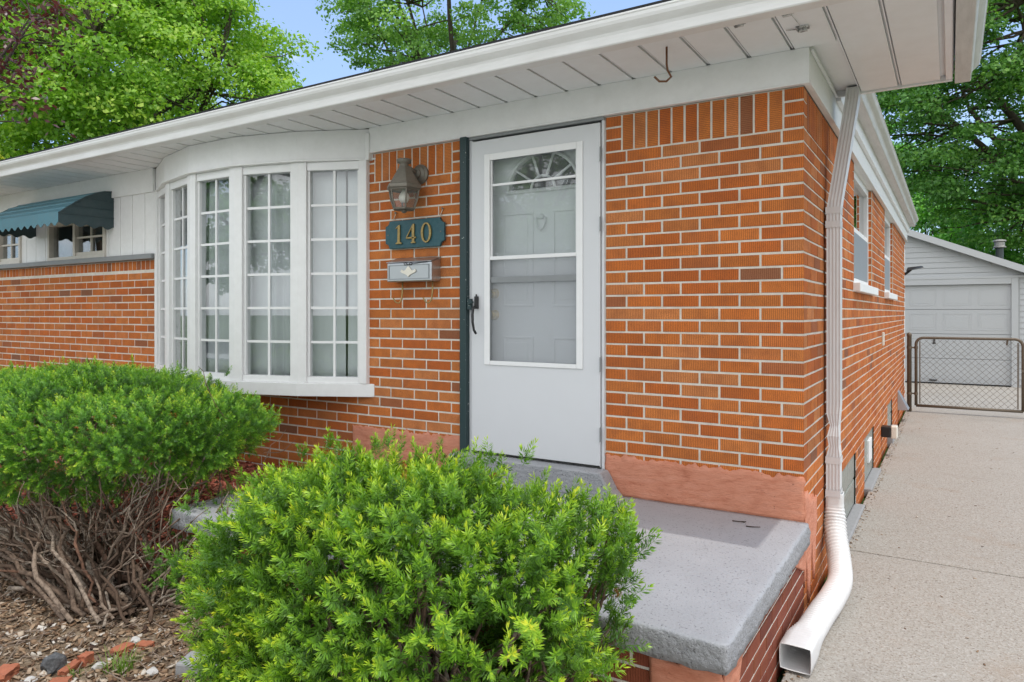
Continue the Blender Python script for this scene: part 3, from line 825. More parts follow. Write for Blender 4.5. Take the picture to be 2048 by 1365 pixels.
# raised panel mouldings
for (pa, pb) in ((-1.84, -1.615), (-1.475, -1.25)):
    for (za, zb) in ((1.55, 2.15), (.75, 1.36)):
        for (o1, o2, h) in ((0, .014, .006), (.014, .03, -.004)):
            pass
        w_ = .014
        ed.box(pa, pb, ey - .007, ey - .0005, za, za + w_); ed.box(pa, pb, ey - .007, ey - .0005, zb - w_, zb)
        ed.box(pa, pa + w_, ey - .007, ey - .0005, za + w_ + .0002, zb - w_ - .0002); ed.box(pb - w_, pb, ey - .007, ey - .0005, za + w_ + .0002, zb - w_ - .0002)
        ed.box(pa + .04, pb - .04, ey - .005, ey - .0005, za + .04, zb - .04)
entry = ed.build('entry_door', ENTRYW, house, bevel=.002)
fl = MB()
arc = [(fcx + (fr0 + .012) * math.cos(math.pi * i / 32), ey - .008, fcz + (fr0 + .012) * math.sin(math.pi * i / 32) * .93) for i in range(33)]
fl.tube(arc, .013, sides=6)
arc2 = [(fcx + .085 * math.cos(math.pi * i / 16), ey - .004, fcz + .085 * math.sin(math.pi * i / 16)) for i in range(17)]
fl.tube(arc2, .009, sides=6)
fl.tube([(fcx - fr0 - .02, ey - .008, fcz - .004), (fcx + fr0 + .02, ey - .008, fcz - .004)], .013, sides=6)
for a in (36, 72, 108, 144):
    c, s_ = math.cos(R(a)), math.sin(R(a)); fl.tube([(fcx + .085 * c, ey - .004, fcz + .085 * s_), (fcx + fr0 * c, ey - .004, fcz + fr0 * s_ * .93)], .008, sides=6)
fl.build('fanlight_bars', WHITE2, entry)
fg = MB(); fg.slab_xz([(fcx + (fr0 + .004) * math.cos(math.pi * i / 24), fcz + (fr0 + .004) * math.sin(math.pi * i / 24) * .93) for i in range(25)], ey + .016, ey + .020); fg.build('fanlight_pane', DARKGLASS, entry)
for (zc, rr, nm) in ((1.635, .027, 'deadbolt'), (1.496, .03, 'knob')):
    kb = MB(); kb.lathe((-1.905, ey, zc), [(.034, -.001), (.034, -.006), (.014, -.008), (.014, -.025), (rr, -.03), (rr * 1.05, -.04), (rr * .8, -.052), (.004, -.056)], 20, axis='y'); kb.build(nm, KNOB, entry, smooth=True)
kk = MB(); kk.lathe((-1.555, ey - .001, 2.115), [(.018, 0), (.018, -.01), (.004, -.02)], 12, axis='y')
kk.tube([(-1.585, ey - .012, 2.11), (-1.588, ey - .014, 2.08), (-1.575, ey - .016, 2.045), (-1.555, ey - .018, 2.03), (-1.535, ey - .016, 2.045), (-1.522, ey - .014, 2.08), (-1.525, ey - .012, 2.11)], .006)
kk.build('knocker', ENTRYW, entry, smooth=True)
MB().box(-2.0, -1.09, .9, .95, .56, 2.8).build('hall_wall', DARKROOM, house)

# ---- side windows, glass block windows, vents on the side wall
for wdw in (win1, win2):
    y0, y1, z0, z1 = wdw
    m = MB(); m.box(-.09, -.03, y0, y0 + .045, z0 + .04, ZT); m.box(-.09, -.03, y1 - .06, y1, z0 + .04, ZT); m.box(-.09, -.03, y0 + .0455, y1 - .0605, ZT - .06, ZT); m.box(-.09, -.03, y0 + .0455, y1 - .0605, z0 + .04, z0 + .09)
    m.box(-.085, -.035, y0 + .0455, y1 - .0605, 2.16, 2.20)
    win = m.build('side_window', WHITE2, house, bevel=.003)
    MB().box(-.07, -.066, y0 + .046, y1 - .061, z0 + .091, ZT - .061).build('pane', GLASS, win)
    MB().box(-.15, .05, y0 - .05, y1 + .06, z0 - .03, z0 + .039).build('sill', WHITE, win, bevel=.005)
    MB().box(-.045, -.03, y0 + .046, y1 - .061, z0 + .092, 2.158).build('screen_frame', GREYBOX, win)
    MB().box(-.12, -.001, y0, y1, 2.652, 2.70).build('head_lining', WHITE, win)
    MB().box(-.6, -.55, y0 - .3, y1 + .3, 1.3, 2.8).build('dark_room_wall', DARKROOM, house)
for (gy0, gy1, gz0_, gz1_) in (gb1, gb2, gb3):
    m = MB(); nb = max(2, round((gy1 - gy0) / .2)); nz = 2
    for i in range(nb):
        for j in range(nz):
            a = gy0 + (gy1 - gy0) * i / nb; b = gy0 + (gy1 - gy0) * (i + 1) / nb; c = gz0_ + (gz1_ - gz0_) * j / nz; d = gz0_ + (gz1_ - gz0_) * (j + 1) / nz
            m.box(-.06, -.012, a + .007, b - .007, c + .007, d - .007)
    gbw = m.build('glass_block_window', BLOCKG, house, bevel=.008)
    MB().box(-.07, -.025, gy0, gy1, gz0_, gz1_).build('mortar_grid', MORTAR, gbw)
    MB().box(-.02, .06, gy0 - .04, gy1 + .04, -.05, gz0_ - .0).build('kerb', CBLOCK, gbw, bevel=.01)
MB().box(-.03, .004, 3.3, 3.55, .16, .36).build('vent_panel', WHITE, gbw, bevel=.004)

# ---- downspout
ds = MB()
def oct_(cx_, cy_, z, wx, wy):
    return [(cx_ - wx, cy_ - wy, z), (cx_ + wx, cy_ - wy, z), (cx_ + wx, cy_ + wy, z), (cx_ - wx, cy_ + wy, z)]
def rect_spout(b, path, wx, wy, groove=True):
    """corrugated rectangular pipe: profile swept through (x,y,z,scale x,scale y)"""
    prof = []
    K = 4
    for side in range(4):
        for k in range(K * 2):
            t = (k / (K * 2)) * 2 - 1; d = .0 if (k % 2 == 0 or not groove) else -.0025
            if side == 0: prof.append((t * wx, -wy - d * 1))
            if side == 1: prof.append((wx + d, t * wy))
            if side == 2: prof.append((-t * wx, wy + d))
            if side == 3: prof.append((-wx - d, -t * wy))
    n = len(prof); vs = []
    for (cx_, cy_, z, sx, sy) in path:
        for (a, c) in prof: vs.append((cx_ + a * sx, cy_ + c * sy, z))
    fs = []
    for i in range(len(path) - 1):
        for k in range(n): fs.append((i * n + k, i * n + (k + 1) % n, (i + 1) * n + (k + 1) % n, (i + 1) * n + k))
    b.add(vs, fs)
rect_spout(ds, [(.135, .855, 2.84, 1, 1), (.13, .85, 2.77, 1, 1), (.058, .70, 2.16, 1, 1), (.052, .69, 2.10, 1, 1), (.052, .69, 2.02, 1, 1), (.052, .69, .98, 1, 1),
                (.05, .69, .93, .95, 1.05), (.056, .70, .86, .6, 1.15), (.05, .68, .80, .85, .95), (.054, .695, .74, .7, 1.1), (.05, .69, .68, 1, 1), (.05, .69, .45, 1, 1)], .036, .046)
spout = ds.build('downspout', SPOUT, house)
for z in (2.10, 2.02, .66, .47):
    b = MB(); rect_spout(b, [(.05, .69, z - .02, 1, 1), (.05, .69, z + .02, 1, 1)], .0395, .0495, False); b.build('pipe_coupling', SPOUT, spout)
# corrugated flexible end
def flex():
    ctrl = [Vector(p) for p in ((.055, .69, .47), (.055, .685, .36), (.065, .63, .26), (.10, .50, .145), (.125, .33, .085), (.12, .10, .075), (.10, -.15, .072), (.085, -.40, .070), (.075, -.66, .068))]
    pts = []
    for i in range(len(ctrl) - 1):
        p0 = ctrl[max(i - 1, 0)]; p1 = ctrl[i]; p2 = ctrl[i + 1]; p3 = ctrl[min(i + 2, len(ctrl) - 1)]
        for k in range(20):
            t = k / 20; pts.append(.5 * ((2 * p1) + (-p0 + p2) * t + (2 * p0 - 5 * p1 + 4 * p2 - p3) * t * t + (-p0 + 3 * p1 - 3 * p2 + p3) * t ** 3))
    pts.append(ctrl[-1])
    # resample
    L = [0]
    for a, b in zip(pts, pts[1:]): L.append(L[-1] + (b - a).length)
    tot = L[-1]; n = int(tot / .0058); rs = []
    j = 0
    for i in range(n + 1):
        s = tot * i / n
        while j < len(L) - 2 and L[j + 1] < s: j += 1
        t = (s - L[j]) / max(1e-9, L[j + 1] - L[j]); rs.append(pts[j].lerp(pts[j + 1], t))
    sides = 20; V = []; F = []
    for i, p in enumerate(rs):
        s = i / n; d = (rs[min(i + 1, n)] - rs[max(i - 1, 0)]).normalized()
        a = Vector((1, 0, 0)); a = (a - d * a.dot(d)).normalized(); b = d.cross(a)
        round_ = sstep(.03, .10, s); sq_end = sstep(.80, .92, s)
        rr = .058 * (.78 + .22 * round_) + .0042 * math.sin(i * 2 * math.pi / 4) * round_ * (1 - sq_end * .9)
        for k in range(sides):
            t = 2 * math.pi * (k + .5) / sides; c, s_ = math.cos(t), math.sin(t)
            sq = 1 / max(abs(c), abs(s_)); e = max(1 - round_, sq_end * .96); f = 1 + (min(sq, 1.36) - 1) * e
            fx = 1.0 + .10 * sq_end
            V.append(p + a * (rr * c * f * fx) + b * (rr * s_ * f * (1 - .06 * sq_end)))
    m = len(rs)
    for i in range(m - 1):
        for k in range(sides): F.append((i * sides + k, i * sides + (k + 1) % sides, (i + 1) * sides + (k + 1) % sides, (i + 1) * sides + k))
    o = MB().add(V, F).build('drain_extension', FLEX, spout, smooth=True)
    sm = o.modifiers.new('solid', 'SOLIDIFY'); sm.thickness = .003; sm.offset = -1
flex()

# ------------------------------------------------------------------ porch
porch = thing('porch', 'low porch with grey painted concrete slab on a dark red brick base', 'porch', (-1.45, -.75, 0))
def slab():
    import bmesh
    bm = bmesh.new()
    x0, x1, y0, y1, z0, z1 = -2.93, .03, -1.53, -.008, .36, .46
    bmesh.ops.create_cube(bm, size=1)
    for v in bm.verts: v.co = Vector(((x0 + x1) / 2 + v.co.x * (x1 - x0), (y0 + y1) / 2 + v.co.y * (y1 - y0), (z0 + z1) / 2 + v.co.z * (z1 - z0)))
    eds = [e for e in bm.edges if not (all(v.co.z < .4 for v in e.verts))]
    eds = [e for e in eds if not all(v.co.y > -.1 for v in e.verts)]
    bmesh.ops.bevel(bm, geom=eds, offset=.016, segments=3, affect='EDGES', profile=.5)
    bmesh.ops.subdivide_edges(bm, edges=[e for e in bm.edges if e.calc_length() > .4], cuts=40, use_grid_fill=True)
    bmesh.ops.subdivide_edges(bm, edges=[e for e in bm.edges if e.calc_length() > .045], cuts=2, use_grid_fill=True)
    for v in bm.verts:
        side = 1 - sstep(.445, .462, v.co.z)
        n = mnoise.noise_vector(v.co * 22) * .006 + mnoise.noise_vector(v.co * 60) * .005
        v.co += n * (side * .9 + .06) if v.co.z > .365 else Vector((n.x, n.y, n.z * .8))
        if side < .2: v.co.z += .0025 * mnoise.noise(v.co * 5)
    me = bpy.data.meshes.new('slab'); bm.to_mesh(me); bm.free()
    me.materials.append(SLAB); me.polygons.foreach_set('use_smooth', [True] * len(me.polygons))
    link(bpy.data.objects.new('slab', me), porch)
slab()
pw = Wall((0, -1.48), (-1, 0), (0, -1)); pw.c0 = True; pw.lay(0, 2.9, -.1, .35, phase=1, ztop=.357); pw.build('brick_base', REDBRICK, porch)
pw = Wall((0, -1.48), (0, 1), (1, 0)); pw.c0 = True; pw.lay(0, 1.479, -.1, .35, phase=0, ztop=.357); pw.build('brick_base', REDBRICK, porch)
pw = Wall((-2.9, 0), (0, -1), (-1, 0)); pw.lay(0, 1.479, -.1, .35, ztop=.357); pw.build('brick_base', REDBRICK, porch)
st = MB(); st.slab_xz([(-2.13, .455), (-.955, .455), (-1.0, .50), (-1.045, .58), (-1.06, .603), (-2.13, .603)], -.13, -.01); st.build('door_step', SLAB, porch, bevel=.012, seg=3)
def patch(name, P, U, Nn, top, bot, u0, u1, parent, th=.009, seed=0, n=90, rough=.030, endrough=.012):
    """stucco smear with ragged edges on a wall; top/bot functions of u"""
    rows = 10; V = []; F = []
    for j in range(rows + 1):
        for i in range(n + 1):
            t = i / n; u = u0 + (u1 - u0) * t
            z0_, z1_ = bot(u), top(u)
            z1_ += rough * mnoise.noise(Vector((u * 9, seed, 0))) + rough * .8 * mnoise.noise(Vector((u * 37, seed, 2)))
            z = z0_ + (z1_ - z0_) * j / rows
            if i == 0 or i == n: u += endrough * mnoise.noise(Vector((z * 25, seed, 5)))
            d = th * (.55 if (j == rows or i in (0, n)) else 1) + .0025 * mnoise.noise(Vector((u * 14, z * 14, seed)))
            V.append((P[0] + U[0] * u + Nn[0] * d, P[1] + U[1] * u + Nn[1] * d, z))
    n1_ = n + 1
    for j in range(rows):
        for i in range(n): F.append((j * n1_ + i, j * n1_ + i + 1, (j + 1) * n1_ + i + 1, (j + 1) * n1_ + i))
    o = MB().add(V, F).build(name, STUCCO, parent, smooth=True)
    m = o.modifiers.new('solid', 'SOLIDIFY'); m.thickness = .012; m.offset = -1 if ((V[1][0] - V[0][0]) * 0 + 1) else 1
    return o
FN = (0, -1)
patch('stucco_patch', (0, 0), (1, 0), FN, lambda u: .685, lambda u: .452, -1.083, 0.004, porch, seed=1)
patch('stucco_patch', (0, 0), (1, 0), FN, lambda u: .69, lambda u: .452, -3.09, -2.115, porch, seed=2)
patch('stucco_patch', (0, 0), (0, 1), (1, 0), lambda u: .615 - .3 * u, lambda u: .13 + .5 * max(0, u - .12) + .12 * math.sin(u * 40), 0.0, .37, porch, th=.008, seed=3, n=40, rough=.03)
patch('stucco_patch', (0, -1.48), (-1, 0), FN, lambda u: .35, lambda u: .245 + .02 * math.sin(u * 12), .0, .24, porch, th=.010, seed=4, n=24)
patch('stucco_patch', (0, -1.48), (0, 1), (1, 0), lambda u: .35, lambda u: .0 + 1.5 * u, .0, .23, porch, th=.010, seed=5, n=20)
patch('stucco_patch', (0, 0), (0, 1), (1, 0), lambda u: .352, lambda u: .22 - .5 * u * 0 + .4 * abs(u + .02), -.30, .0, porch, th=.008, seed=6, n=20)

# ------------------------------------------------------------------ things on the front wall
lan = thing('wall_lantern', 'weathered bronze coach lantern with glass panes and white bulb on brick wall', 'wall lamp', (-2.49, 0, 2.45))
b = MB(); b.lathe((-2.455, -.001, 2.455), [(.068, 0), (.068, -.012), (.055, -.022), (.05, -.03), (.03, -.036), (.03, -.05), (.012, -.055)], 24, axis='y'); b.build('back_plate', BRONZE, lan, smooth=False, bevel=.002)
b = MB(); b.tube([(-2.458, -.045, 2.46), (-2.465, -.085, 2.475), (-2.475, -.11, 2.49), (-2.49, -.13, 2.488)], .014, .012); b.build('arm', BRONZE, lan, smooth=True)
LC = (-2.49, -.135, 0)
b = MB(); b.lathe((LC[0], LC[1], 0), [(.118, 2.335), (.124, 2.342), (.124, 2.362), (.112, 2.37), (.09, 2.405), (.066, 2.445), (.045, 2.475), (.036, 2.49)], 6, rot=R(18)); b.build('cap', BRONZE, lan, bevel=.003)
b = MB(); b.lathe((LC[0], LC[1], 0), [(.036, 2.488), (.03, 2.50), (.028, 2.506), (.046, 2.512), (.05, 2.535), (.044, 2.54), (.036, 2.535)], 16); b.build('finial', BRONZE, lan, smooth=True)
b = MB(); hx = [(LC[0] + math.cos(R(18 + 60 * k)), LC[1] + math.sin(R(18 + 60 * k))) for k in range(6)]
gl = MB()
for k in range(6):
    def q(r, z, k=k): return (LC[0] + r * math.cos(R(18 + 60 * k)), LC[1] + r * math.sin(R(18 + 60 * k)), z)
    def q2(r, z, k=k + 1): return (LC[0] + r * math.cos(R(18 + 60 * k)), LC[1] + r * math.sin(R(18 + 60 * k)), z)
    b.tube([q(.106, 2.334), q(.096, 2.27), q(.072, 2.205)], .0055, sides=6); b.tube([q(.106, 2.332), q2(.106, 2.332)], .006, sides=6); b.tube([q(.072, 2.205), q2(.072, 2.205)], .007, sides=6)
    gl.add([q(.100, 2.33), q2(.100, 2.33), q2(.091, 2.27), q(.091, 2.27), q2(.068, 2.208), q(.068, 2.208)], [(0, 1, 2, 3), (3, 2, 4, 5)])
b.lathe((LC[0], LC[1], 0), [(.07, 2.198), (.07, 2.206), (.02, 2.207), (.02, 2.185), (.008, 2.178)][::-1], 6, rot=R(18))
b.build('cage', BRONZE, lan); gl.build('glass_panes', LAMPGLASS, lan)
b = MB(); b.lathe((LC[0], LC[1], 0), [(.004, 2.246), (.022, 2.25), (.033, 2.266), (.036, 2.286), (.029, 2.306), (.016, 2.322), (.014, 2.34)], 20); b.build('bulb', BULB, lan, smooth=True)

pl = thing('address_plaque', 'teal house number plaque with brass digits 140 hung on brick below the lantern', 'house number sign', (-2.49, -.02, 2.05))
def notched(x0, x1, z0, z1, r, n=6):
    pts = []
    for (cx_, cz_, a0) in ((x0, z0, 90), (x1, z0, 180), (x1, z1, 270), (x0, z1, 360)):
        for i in range(n + 1):
            a = R(a0 - 90 * i / n); pts.append((cx_ + r * math.cos(a), cz_ + r * math.sin(a)))
    return pts
b = MB(); b.slab_xz(notched(-2.752, -2.236, 1.955, 2.15, .036), -.028, -.008); b.build('board', PLAQUE, pl, bevel=.004)
b = MB(); b.slab_xz(notched(-2.738, -2.25, 1.969, 2.136, .03), -.031, -.0285)
def digit(polys):
    d = MB()
    for p in polys: d.slab_xz(p, -.040, -.0285)
    d.build('digit', BRASS, pl, bevel=.002)
zb, zt = 1.985, 2.118
digit([[(-2.650, zb), (-2.596, zb), (-2.596, zb + .009), (-2.612, zb + .014), (-2.612, zt), (-2.622, zt), (-2.650, zt - .022), (-2.646, zt - .027), (-2.631, zt - .018), (-2.634, zb + .014), (-2.650, zb + .009)]])
digit([[(-2.514, zb), (-2.474, zb), (-2.474, zb + .008), (-2.484, zb + .012), (-2.484, zt), (-2.493, zt), (-2.506, zt - .025), (-2.504, zb + .012), (-2.514, zb + .008)],
       [(-2.556, zb + .032), (-2.470, zb + .032), (-2.470, zb + .044), (-2.556, zb + .044)],
       [(-2.556, zb + .044), (-2.545, zb + .044), (-2.490, zt), (-2.497, zt)]])
def ring0(cx_, cz_, rx, rz, tx, tz, n=28):
    d = MB(); vs = []; fs = []
    for y in (-.040, -.0285):
        for i in range(n): a = 2 * math.pi * i / n; vs.append((cx_ + rx * math.cos(a), y, cz_ + rz * math.sin(a)))
        for i in range(n): a = 2 * math.pi * i / n; vs.append((cx_ + (rx - tx) * math.cos(a), y, cz_ + (rz - tz) * math.sin(a)))
    for i in range(n):
        j = (i + 1) % n
        fs += [(i, j, n + j, n + i), (2 * n + j, 2 * n + i, 3 * n + i, 3 * n + j), (j, i, 2 * n + i, 2 * n + j), (n + i, n + j, 3 * n + j, 3 * n + i)]
    d.add(vs, fs).build('digit', BRASS, pl)
ring0(-2.381, (zb + zt) / 2, .044, .068, .017, .009)
for (xa, xb) in ((-2.70, -2.668), (-2.29, -2.258)): MB().tube([(xa, -.01, 2.145), ((xa + xb) / 2, -.012, 2.175), (xb, -.012, 2.207)], .003, sides=5).build('cord', CORD, pl)
for xa in (-2.668, -2.258): MB().lathe((xa, .003, 2.207), [(.003, 0), (.003, -.02), (.007, -.021), (.007, -.025)], 8, axis='y').build('nail', BRONZE, pl)
for xa in (-2.725, -2.263): MB().lathe((xa, -.027, 2.052), [(.005, 0), (.005, -.004), (.002, -.005)], 8, axis='y').build('screw', BRONZE, pl)

mbx = thing('mailbox', 'brushed steel wall mailbox with ivory scroll ornament below the number plaque', 'mailbox', (-2.48, 0, 1.8))
b = MB(); xa, xb = -2.672, -2.286
b.add([(xa, 0, 1.722), (xb, 0, 1.722), (xb, -.10, 1.722), (xa, -.10, 1.722), (xa, 0, 1.882), (xb, 0, 1.882), (xb, -.10, 1.848), (xa, -.10, 1.848)], [(0, 1, 2, 3), (4, 7, 6, 5), (3, 2, 6, 7), (0, 3, 7, 4), (1, 5, 6, 2), (0, 4, 5, 1)])
b.build('box', STEEL, mbx, bevel=.006)
b = MB(); b.add([(xa - .004, 0, 1.886), (xb + .004, 0, 1.886), (xb + .004, -.106, 1.851), (xa - .004, -.106, 1.851), (xa - .004, 0, 1.889), (xb + .004, 0, 1.889), (xb + .004, -.106, 1.855), (xa - .004, -.106, 1.855)], [(0, 1, 2, 3), (4, 7, 6, 5), (3, 2, 6, 7), (0, 3, 7, 4), (1, 5, 6, 2)]); b.build('lid', STEEL, mbx, bevel=.0015)
b = MB()
for (p, q_, c, d) in ((-2.655, -2.305, 1.829, 1.833), (-2.655, -2.305, 1.737, 1.741), (-2.655, -2.651, 1.741, 1.829), (-2.309, -2.305, 1.741, 1.829)): b.box(p, q_, -.103, -.1002, c, d)
b.build('front_rim', GREYBOX, mbx)
b = MB()
orn = [(-2.548, 1.797), (-2.538, 1.812), (-2.520, 1.803), (-2.506, 1.806), (-2.492, 1.822), (-2.479, 1.834), (-2.466, 1.822), (-2.452, 1.806), (-2.438, 1.803), (-2.420, 1.812), (-2.410, 1.797), (-2.424, 1.787), (-2.446, 1.780), (-2.466, 1.772), (-2.479, 1.758), (-2.492, 1.772), (-2.512, 1.780), (-2.534, 1.787)]
orn = [(x_, z_ - .008) for x_, z_ in orn]
b.slab_xz(orn[::-1], -.108, -.1005); b.build('ornament', IVORY, mbx, bevel=.002)
b = MB()
for s in (-1, 1): b.tube([(-2.479 + s * .004, -.106, 1.832), (-2.479 + s * .02, -.108, 1.848), (-2.479 + s * .036, -.108, 1.842), (-2.479 + s * .03, -.108, 1.832), (-2.479 + s * .014, -.107, 1.833)], .0026, sides=6)
b.tube([(-2.45, -.106, 1.838), (-2.40, -.104, 1.843), (-2.32, -.103, 1.85)], .0018, sides=5)
b.build('scroll', BLACKM, mbx)
for xh in (-2.576, -2.315):
    b = MB(); b.tube([(xh, -.05, 1.725), (xh, -.052, 1.65), (xh - .004, -.056, 1.60), (xh - .018, -.068, 1.575), (xh - .036, -.082, 1.583), (xh - .048, -.092, 1.612)], .0055, .005); b.build('newspaper_hook', BRASS, mbx, smooth=True)

# small grey outlet box low on the wall
ob = thing('outlet_box', 'small grey weatherproof outlet box on brick beside the porch slab', 'outlet box', (-3.14, 0, .40))
MB().box(-3.20, -3.10, -.05, -.001, .345, .455).build('box', GREYBOX, ob, bevel=.006)
MB().box(-3.195, -3.105, -.064, -.0505, .35, .45).build('cover', GREYBOX, ob, bevel=.005)
MB().tube([(-3.19, -.04, .345), (-3.215, -.05, .32), (-3.25, -.07, .25)], .009).build('cable', GREYBOX, ob, smooth=True)

# soffit fittings
hk = MB(); hk.tube([(-.573, -.396, SF + .003), (-.573, -.396, SF - .085), (-.569, -.396, SF - .115), (-.552, -.39, SF - .15), (-.573, -.40, SF - .172), (-.605, -.412, SF - .17), (-.628, -.42, SF - .145)], .0055, sides=8)
tag(hk.build('ceiling_hook', RUST, smooth=True), 'rusty iron hook screwed into the white soffit', 'hook')
for (cx_, cy_, lab) in ((-.191, -.52, 'small dirty clip on the soffit edge nearest the rusty hook'), (.018, -.525, 'black grimy clip on soffit edge, farthest from the rusty hook'), (.045, -.31, 'pale clip with wire in the middle of a soffit plank')):
    c = MB(); c.box(cx_ - .028, cx_ + .028, cy_ - .017, cy_ + .017, SF - .012, SF - .0005); c.box(cx_ - .02, cx_ + .02, cy_ - .01, cy_ + .01, SF - .024, SF - .0125)
    if lab.startswith('pale'): c.tube([(cx_, cy_, SF - .01), (cx_ - .07, cy_ - .005, SF - .006)], .003, sides=5); c.tube([(cx_, cy_, SF - .01), (cx_ - .02, cy_ - .2, SF - .004)], .0015, sides=5)
    tag(c.build('soffit_clip', DIRTY, bevel=.003), lab, 'clip', 'clips left on the soffit')

# awning over the strip window
aw = thing('window_awning', 'teal aluminium window awning with scalloped valance over the strip window', 'awning', (-7.0, -.25, 2.45))
AP = [(-.005, 2.675), (-.09, 2.665), (-.18, 2.635), (-.27, 2.59), (-.36, 2.53), (-.44, 2.47), (-.50, 2.42)]
ax0, ax1 = -7.75, -6.24
b = MB()
for i in range(len(AP) - 1):
    (ya, za), (yb, zb_) = AP[i], AP[i + 1]
    V = []
    for x in (ax0, ax1):
        V += [(x, ya, za), (x, yb - .006, zb_ + .008), (x, yb - .006, zb_ - .004), (x, ya, za - .012)]
    b.add(V, [(0, 1, 5, 4), (1, 2, 6, 5), (2, 3, 7, 6), (3, 0, 4, 7), (0, 3, 2, 1), (4, 5, 6, 7)])
b.build('slats', AWN, aw)
def scallop(p0, p1, ztop, zlow, nsc, amp, mat, name, outv):
    n = nsc * 10; vs = []; fs = []
    for i in range(n + 1):
        t = i / n; x = p0[0] + (p1[0] - p0[0]) * t; y = p0[1] + (p1[1] - p0[1]) * t
        zt_ = ztop(t); zl = zlow + amp * math.cos(t * nsc * 2 * math.pi)
        for d in (0, -.004):
            vs += [(x + outv[0] * d, y + outv[1] * d, zt_), (x + outv[0] * d, y + outv[1] * d, zl)]
    for i in range(n):
        a = i * 4
        fs += [(a, a + 1, a + 5, a + 4), (a + 2, a + 6, a + 7, a + 3), (a + 1, a + 3, a + 7, a + 5), (a, a + 4, a + 6, a + 2)]
    return MB().add(vs, fs).build(name, mat, aw)
scallop((ax0, -.508), (ax1, -.508), lambda t: 2.428, 2.318, 12, .016, AWN, 'valance', (0, -1))
def prof_z(t):
    y = -.5 * (1 - t)
    for (ya, za), (yb, zb_) in zip(AP, AP[1:]):
        if yb <= y <= ya: return zb_ + (za - zb_) * (y - yb) / (ya - yb) + .002
    return AP[0][1] if y > AP[0][0] else AP[-1][1]
for xe in (ax1 + .003, ax0 - .003):
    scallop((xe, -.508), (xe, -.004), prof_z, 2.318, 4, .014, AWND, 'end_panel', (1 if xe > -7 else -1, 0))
b = MB()
for z in (2.42, 2.50, 2.58):
    y = -.5 + (z - 2.42) * 1.55; b.box(ax1 + .0035, ax1 + .009, y, -.006, z - .004, z + .003)
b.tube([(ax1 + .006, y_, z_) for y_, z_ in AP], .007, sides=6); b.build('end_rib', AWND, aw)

# lamp on the back corner of the house
lm = thing('corner_lamp', 'black cone shade lamp at the back corner of the brick house', 'outdoor lamp', (.1, 9.1, 2.2))
b = MB(); b.tube([(.0, 9.1, 2.12), (.05, 9.1, 2.16), (.09, 9.1, 2.2)], .02, .02); b.build('bracket', BLACKM, lm)
b = MB(); b.add([(.02, 9.05, 2.17), (.02, 9.2, 2.17), (.26, 9.0, 2.23), (.26, 9.25, 2.23), (.04, 9.1, 2.235), (.24, 9.1, 2.25)], [(0, 2, 3, 1), (0, 1, 4), (2, 5, 3), (0, 4, 5, 2), (1, 3, 5, 4)]); b.build('shade', BLACKM, lm, bevel=.006)

# faucet and vent on the side wall
fc = thing('wall_faucet', 'black and white outdoor outlet fitting low on the side brick wall', 'fitting', (.05, 4.67, .26))
MB().box(.0, .09, 4.60, 4.74, .20, .31).build('body', BLACKM, fc, bevel=.008)
MB().box(.0905, .15, 4.61, 4.73, .19, .32).build('cover', IVORY, fc, bevel=.012, seg=3)
dvn = thing('dryer_vent', 'grey metal dryer vent hood low on the far side wall', 'vent', (.05, 7.5, .28))
MB().add([(.0, 7.35, .16), (.0, 7.65, .16), (.0, 7.65, .42), (.0, 7.35, .42), (.13, 7.35, .17), (.13, 7.65, .17)], [(0, 3, 4), (1, 5, 2), (3, 2, 5, 4), (0, 1, 2, 3)]).build('hood', STEEL, dvn)
MB().box(.01, .10, 7.36, 7.64, .165, .17).build('flap', GREYBOX, dvn)
cv = MB(); cv.box(.0, .02, 4.72, 4.80, 1.16, 1.30); tag(cv.build('wall_cover_plate', IVORY, bevel=.005), 'small pale cover plate high on the side brick wall', 'cover plate')

# ------------------------------------------------------------------ garage, gate
gar = thing('garage', 'white vinyl sided detached garage with gable roof behind the gate', 'garage', (-.82, 16.8, 0))
GY = 13.8; GX0, GX1 = -3.86, 2.22; EZ = 2.20; SLP = .424; RX = -.82; RZ = EZ + SLP * (GX1 - RX)
DX0, DX1, DH = -3.31, 1.67, 2.12
sd_ = MB(); ex = .115; z = .05
while z < RZ - .05:
    za, zb_ = z, z + ex
    hw = (GX1 - RX) if zb_ <= EZ else (RZ - zb_) / SLP
    spans = [(RX - hw, RX + hw)] if za >= DH + .1 else [(GX0, DX0 - .13), (DX1 + .13, GX1)]
    for (a, b_) in spans:
        if b_ - a > .05:
            sd_.add([(a, GY - .022, za), (b_, GY - .022, za), (b_, GY - .004, zb_), (a, GY - .004, zb_), (a, GY, za), (b_, GY, za)], [(0, 1, 2, 3), (0, 4, 5, 1)])
    z += ex
sd_.build('siding', GARW, gar)
b = MB(); b.slab_xz([(GX0, 0), (DX0, 0), (DX0, DH), (DX1, DH), (DX1, 0), (GX1, 0), (GX1, EZ), (RX, RZ), (GX0, EZ)], GY, GY + .08)
b.box(GX0, GX0 + .1, GY + .09, 19.8, 0, EZ); b.box(GX1 - .1, GX1, GY + .09, 19.8, 0, EZ); b.slab_xz([(GX0, 0), (GX1, 0), (GX1, EZ), (RX, RZ), (GX0, EZ)], 19.81, 19.9)
b.build('wall', GARW, gar)
rf = MB()
for s in (-1, 1):
    xe = RX + s * (GX1 - RX + .18); ze = EZ - SLP * .18
    A = [(RX, GY - .2, RZ + .02), (xe, GY - .2, ze + .02), (xe, 20.1, ze + .02), (RX, 20.1, RZ + .02)]
    B = [(p[0], p[1], p[2] + .07) for p in A]
    rf.add(A + B, [(0, 1, 2, 3), (7, 6, 5, 4), (0, 4, 5, 1), (1, 5, 6, 2), (2, 6, 7, 3)])
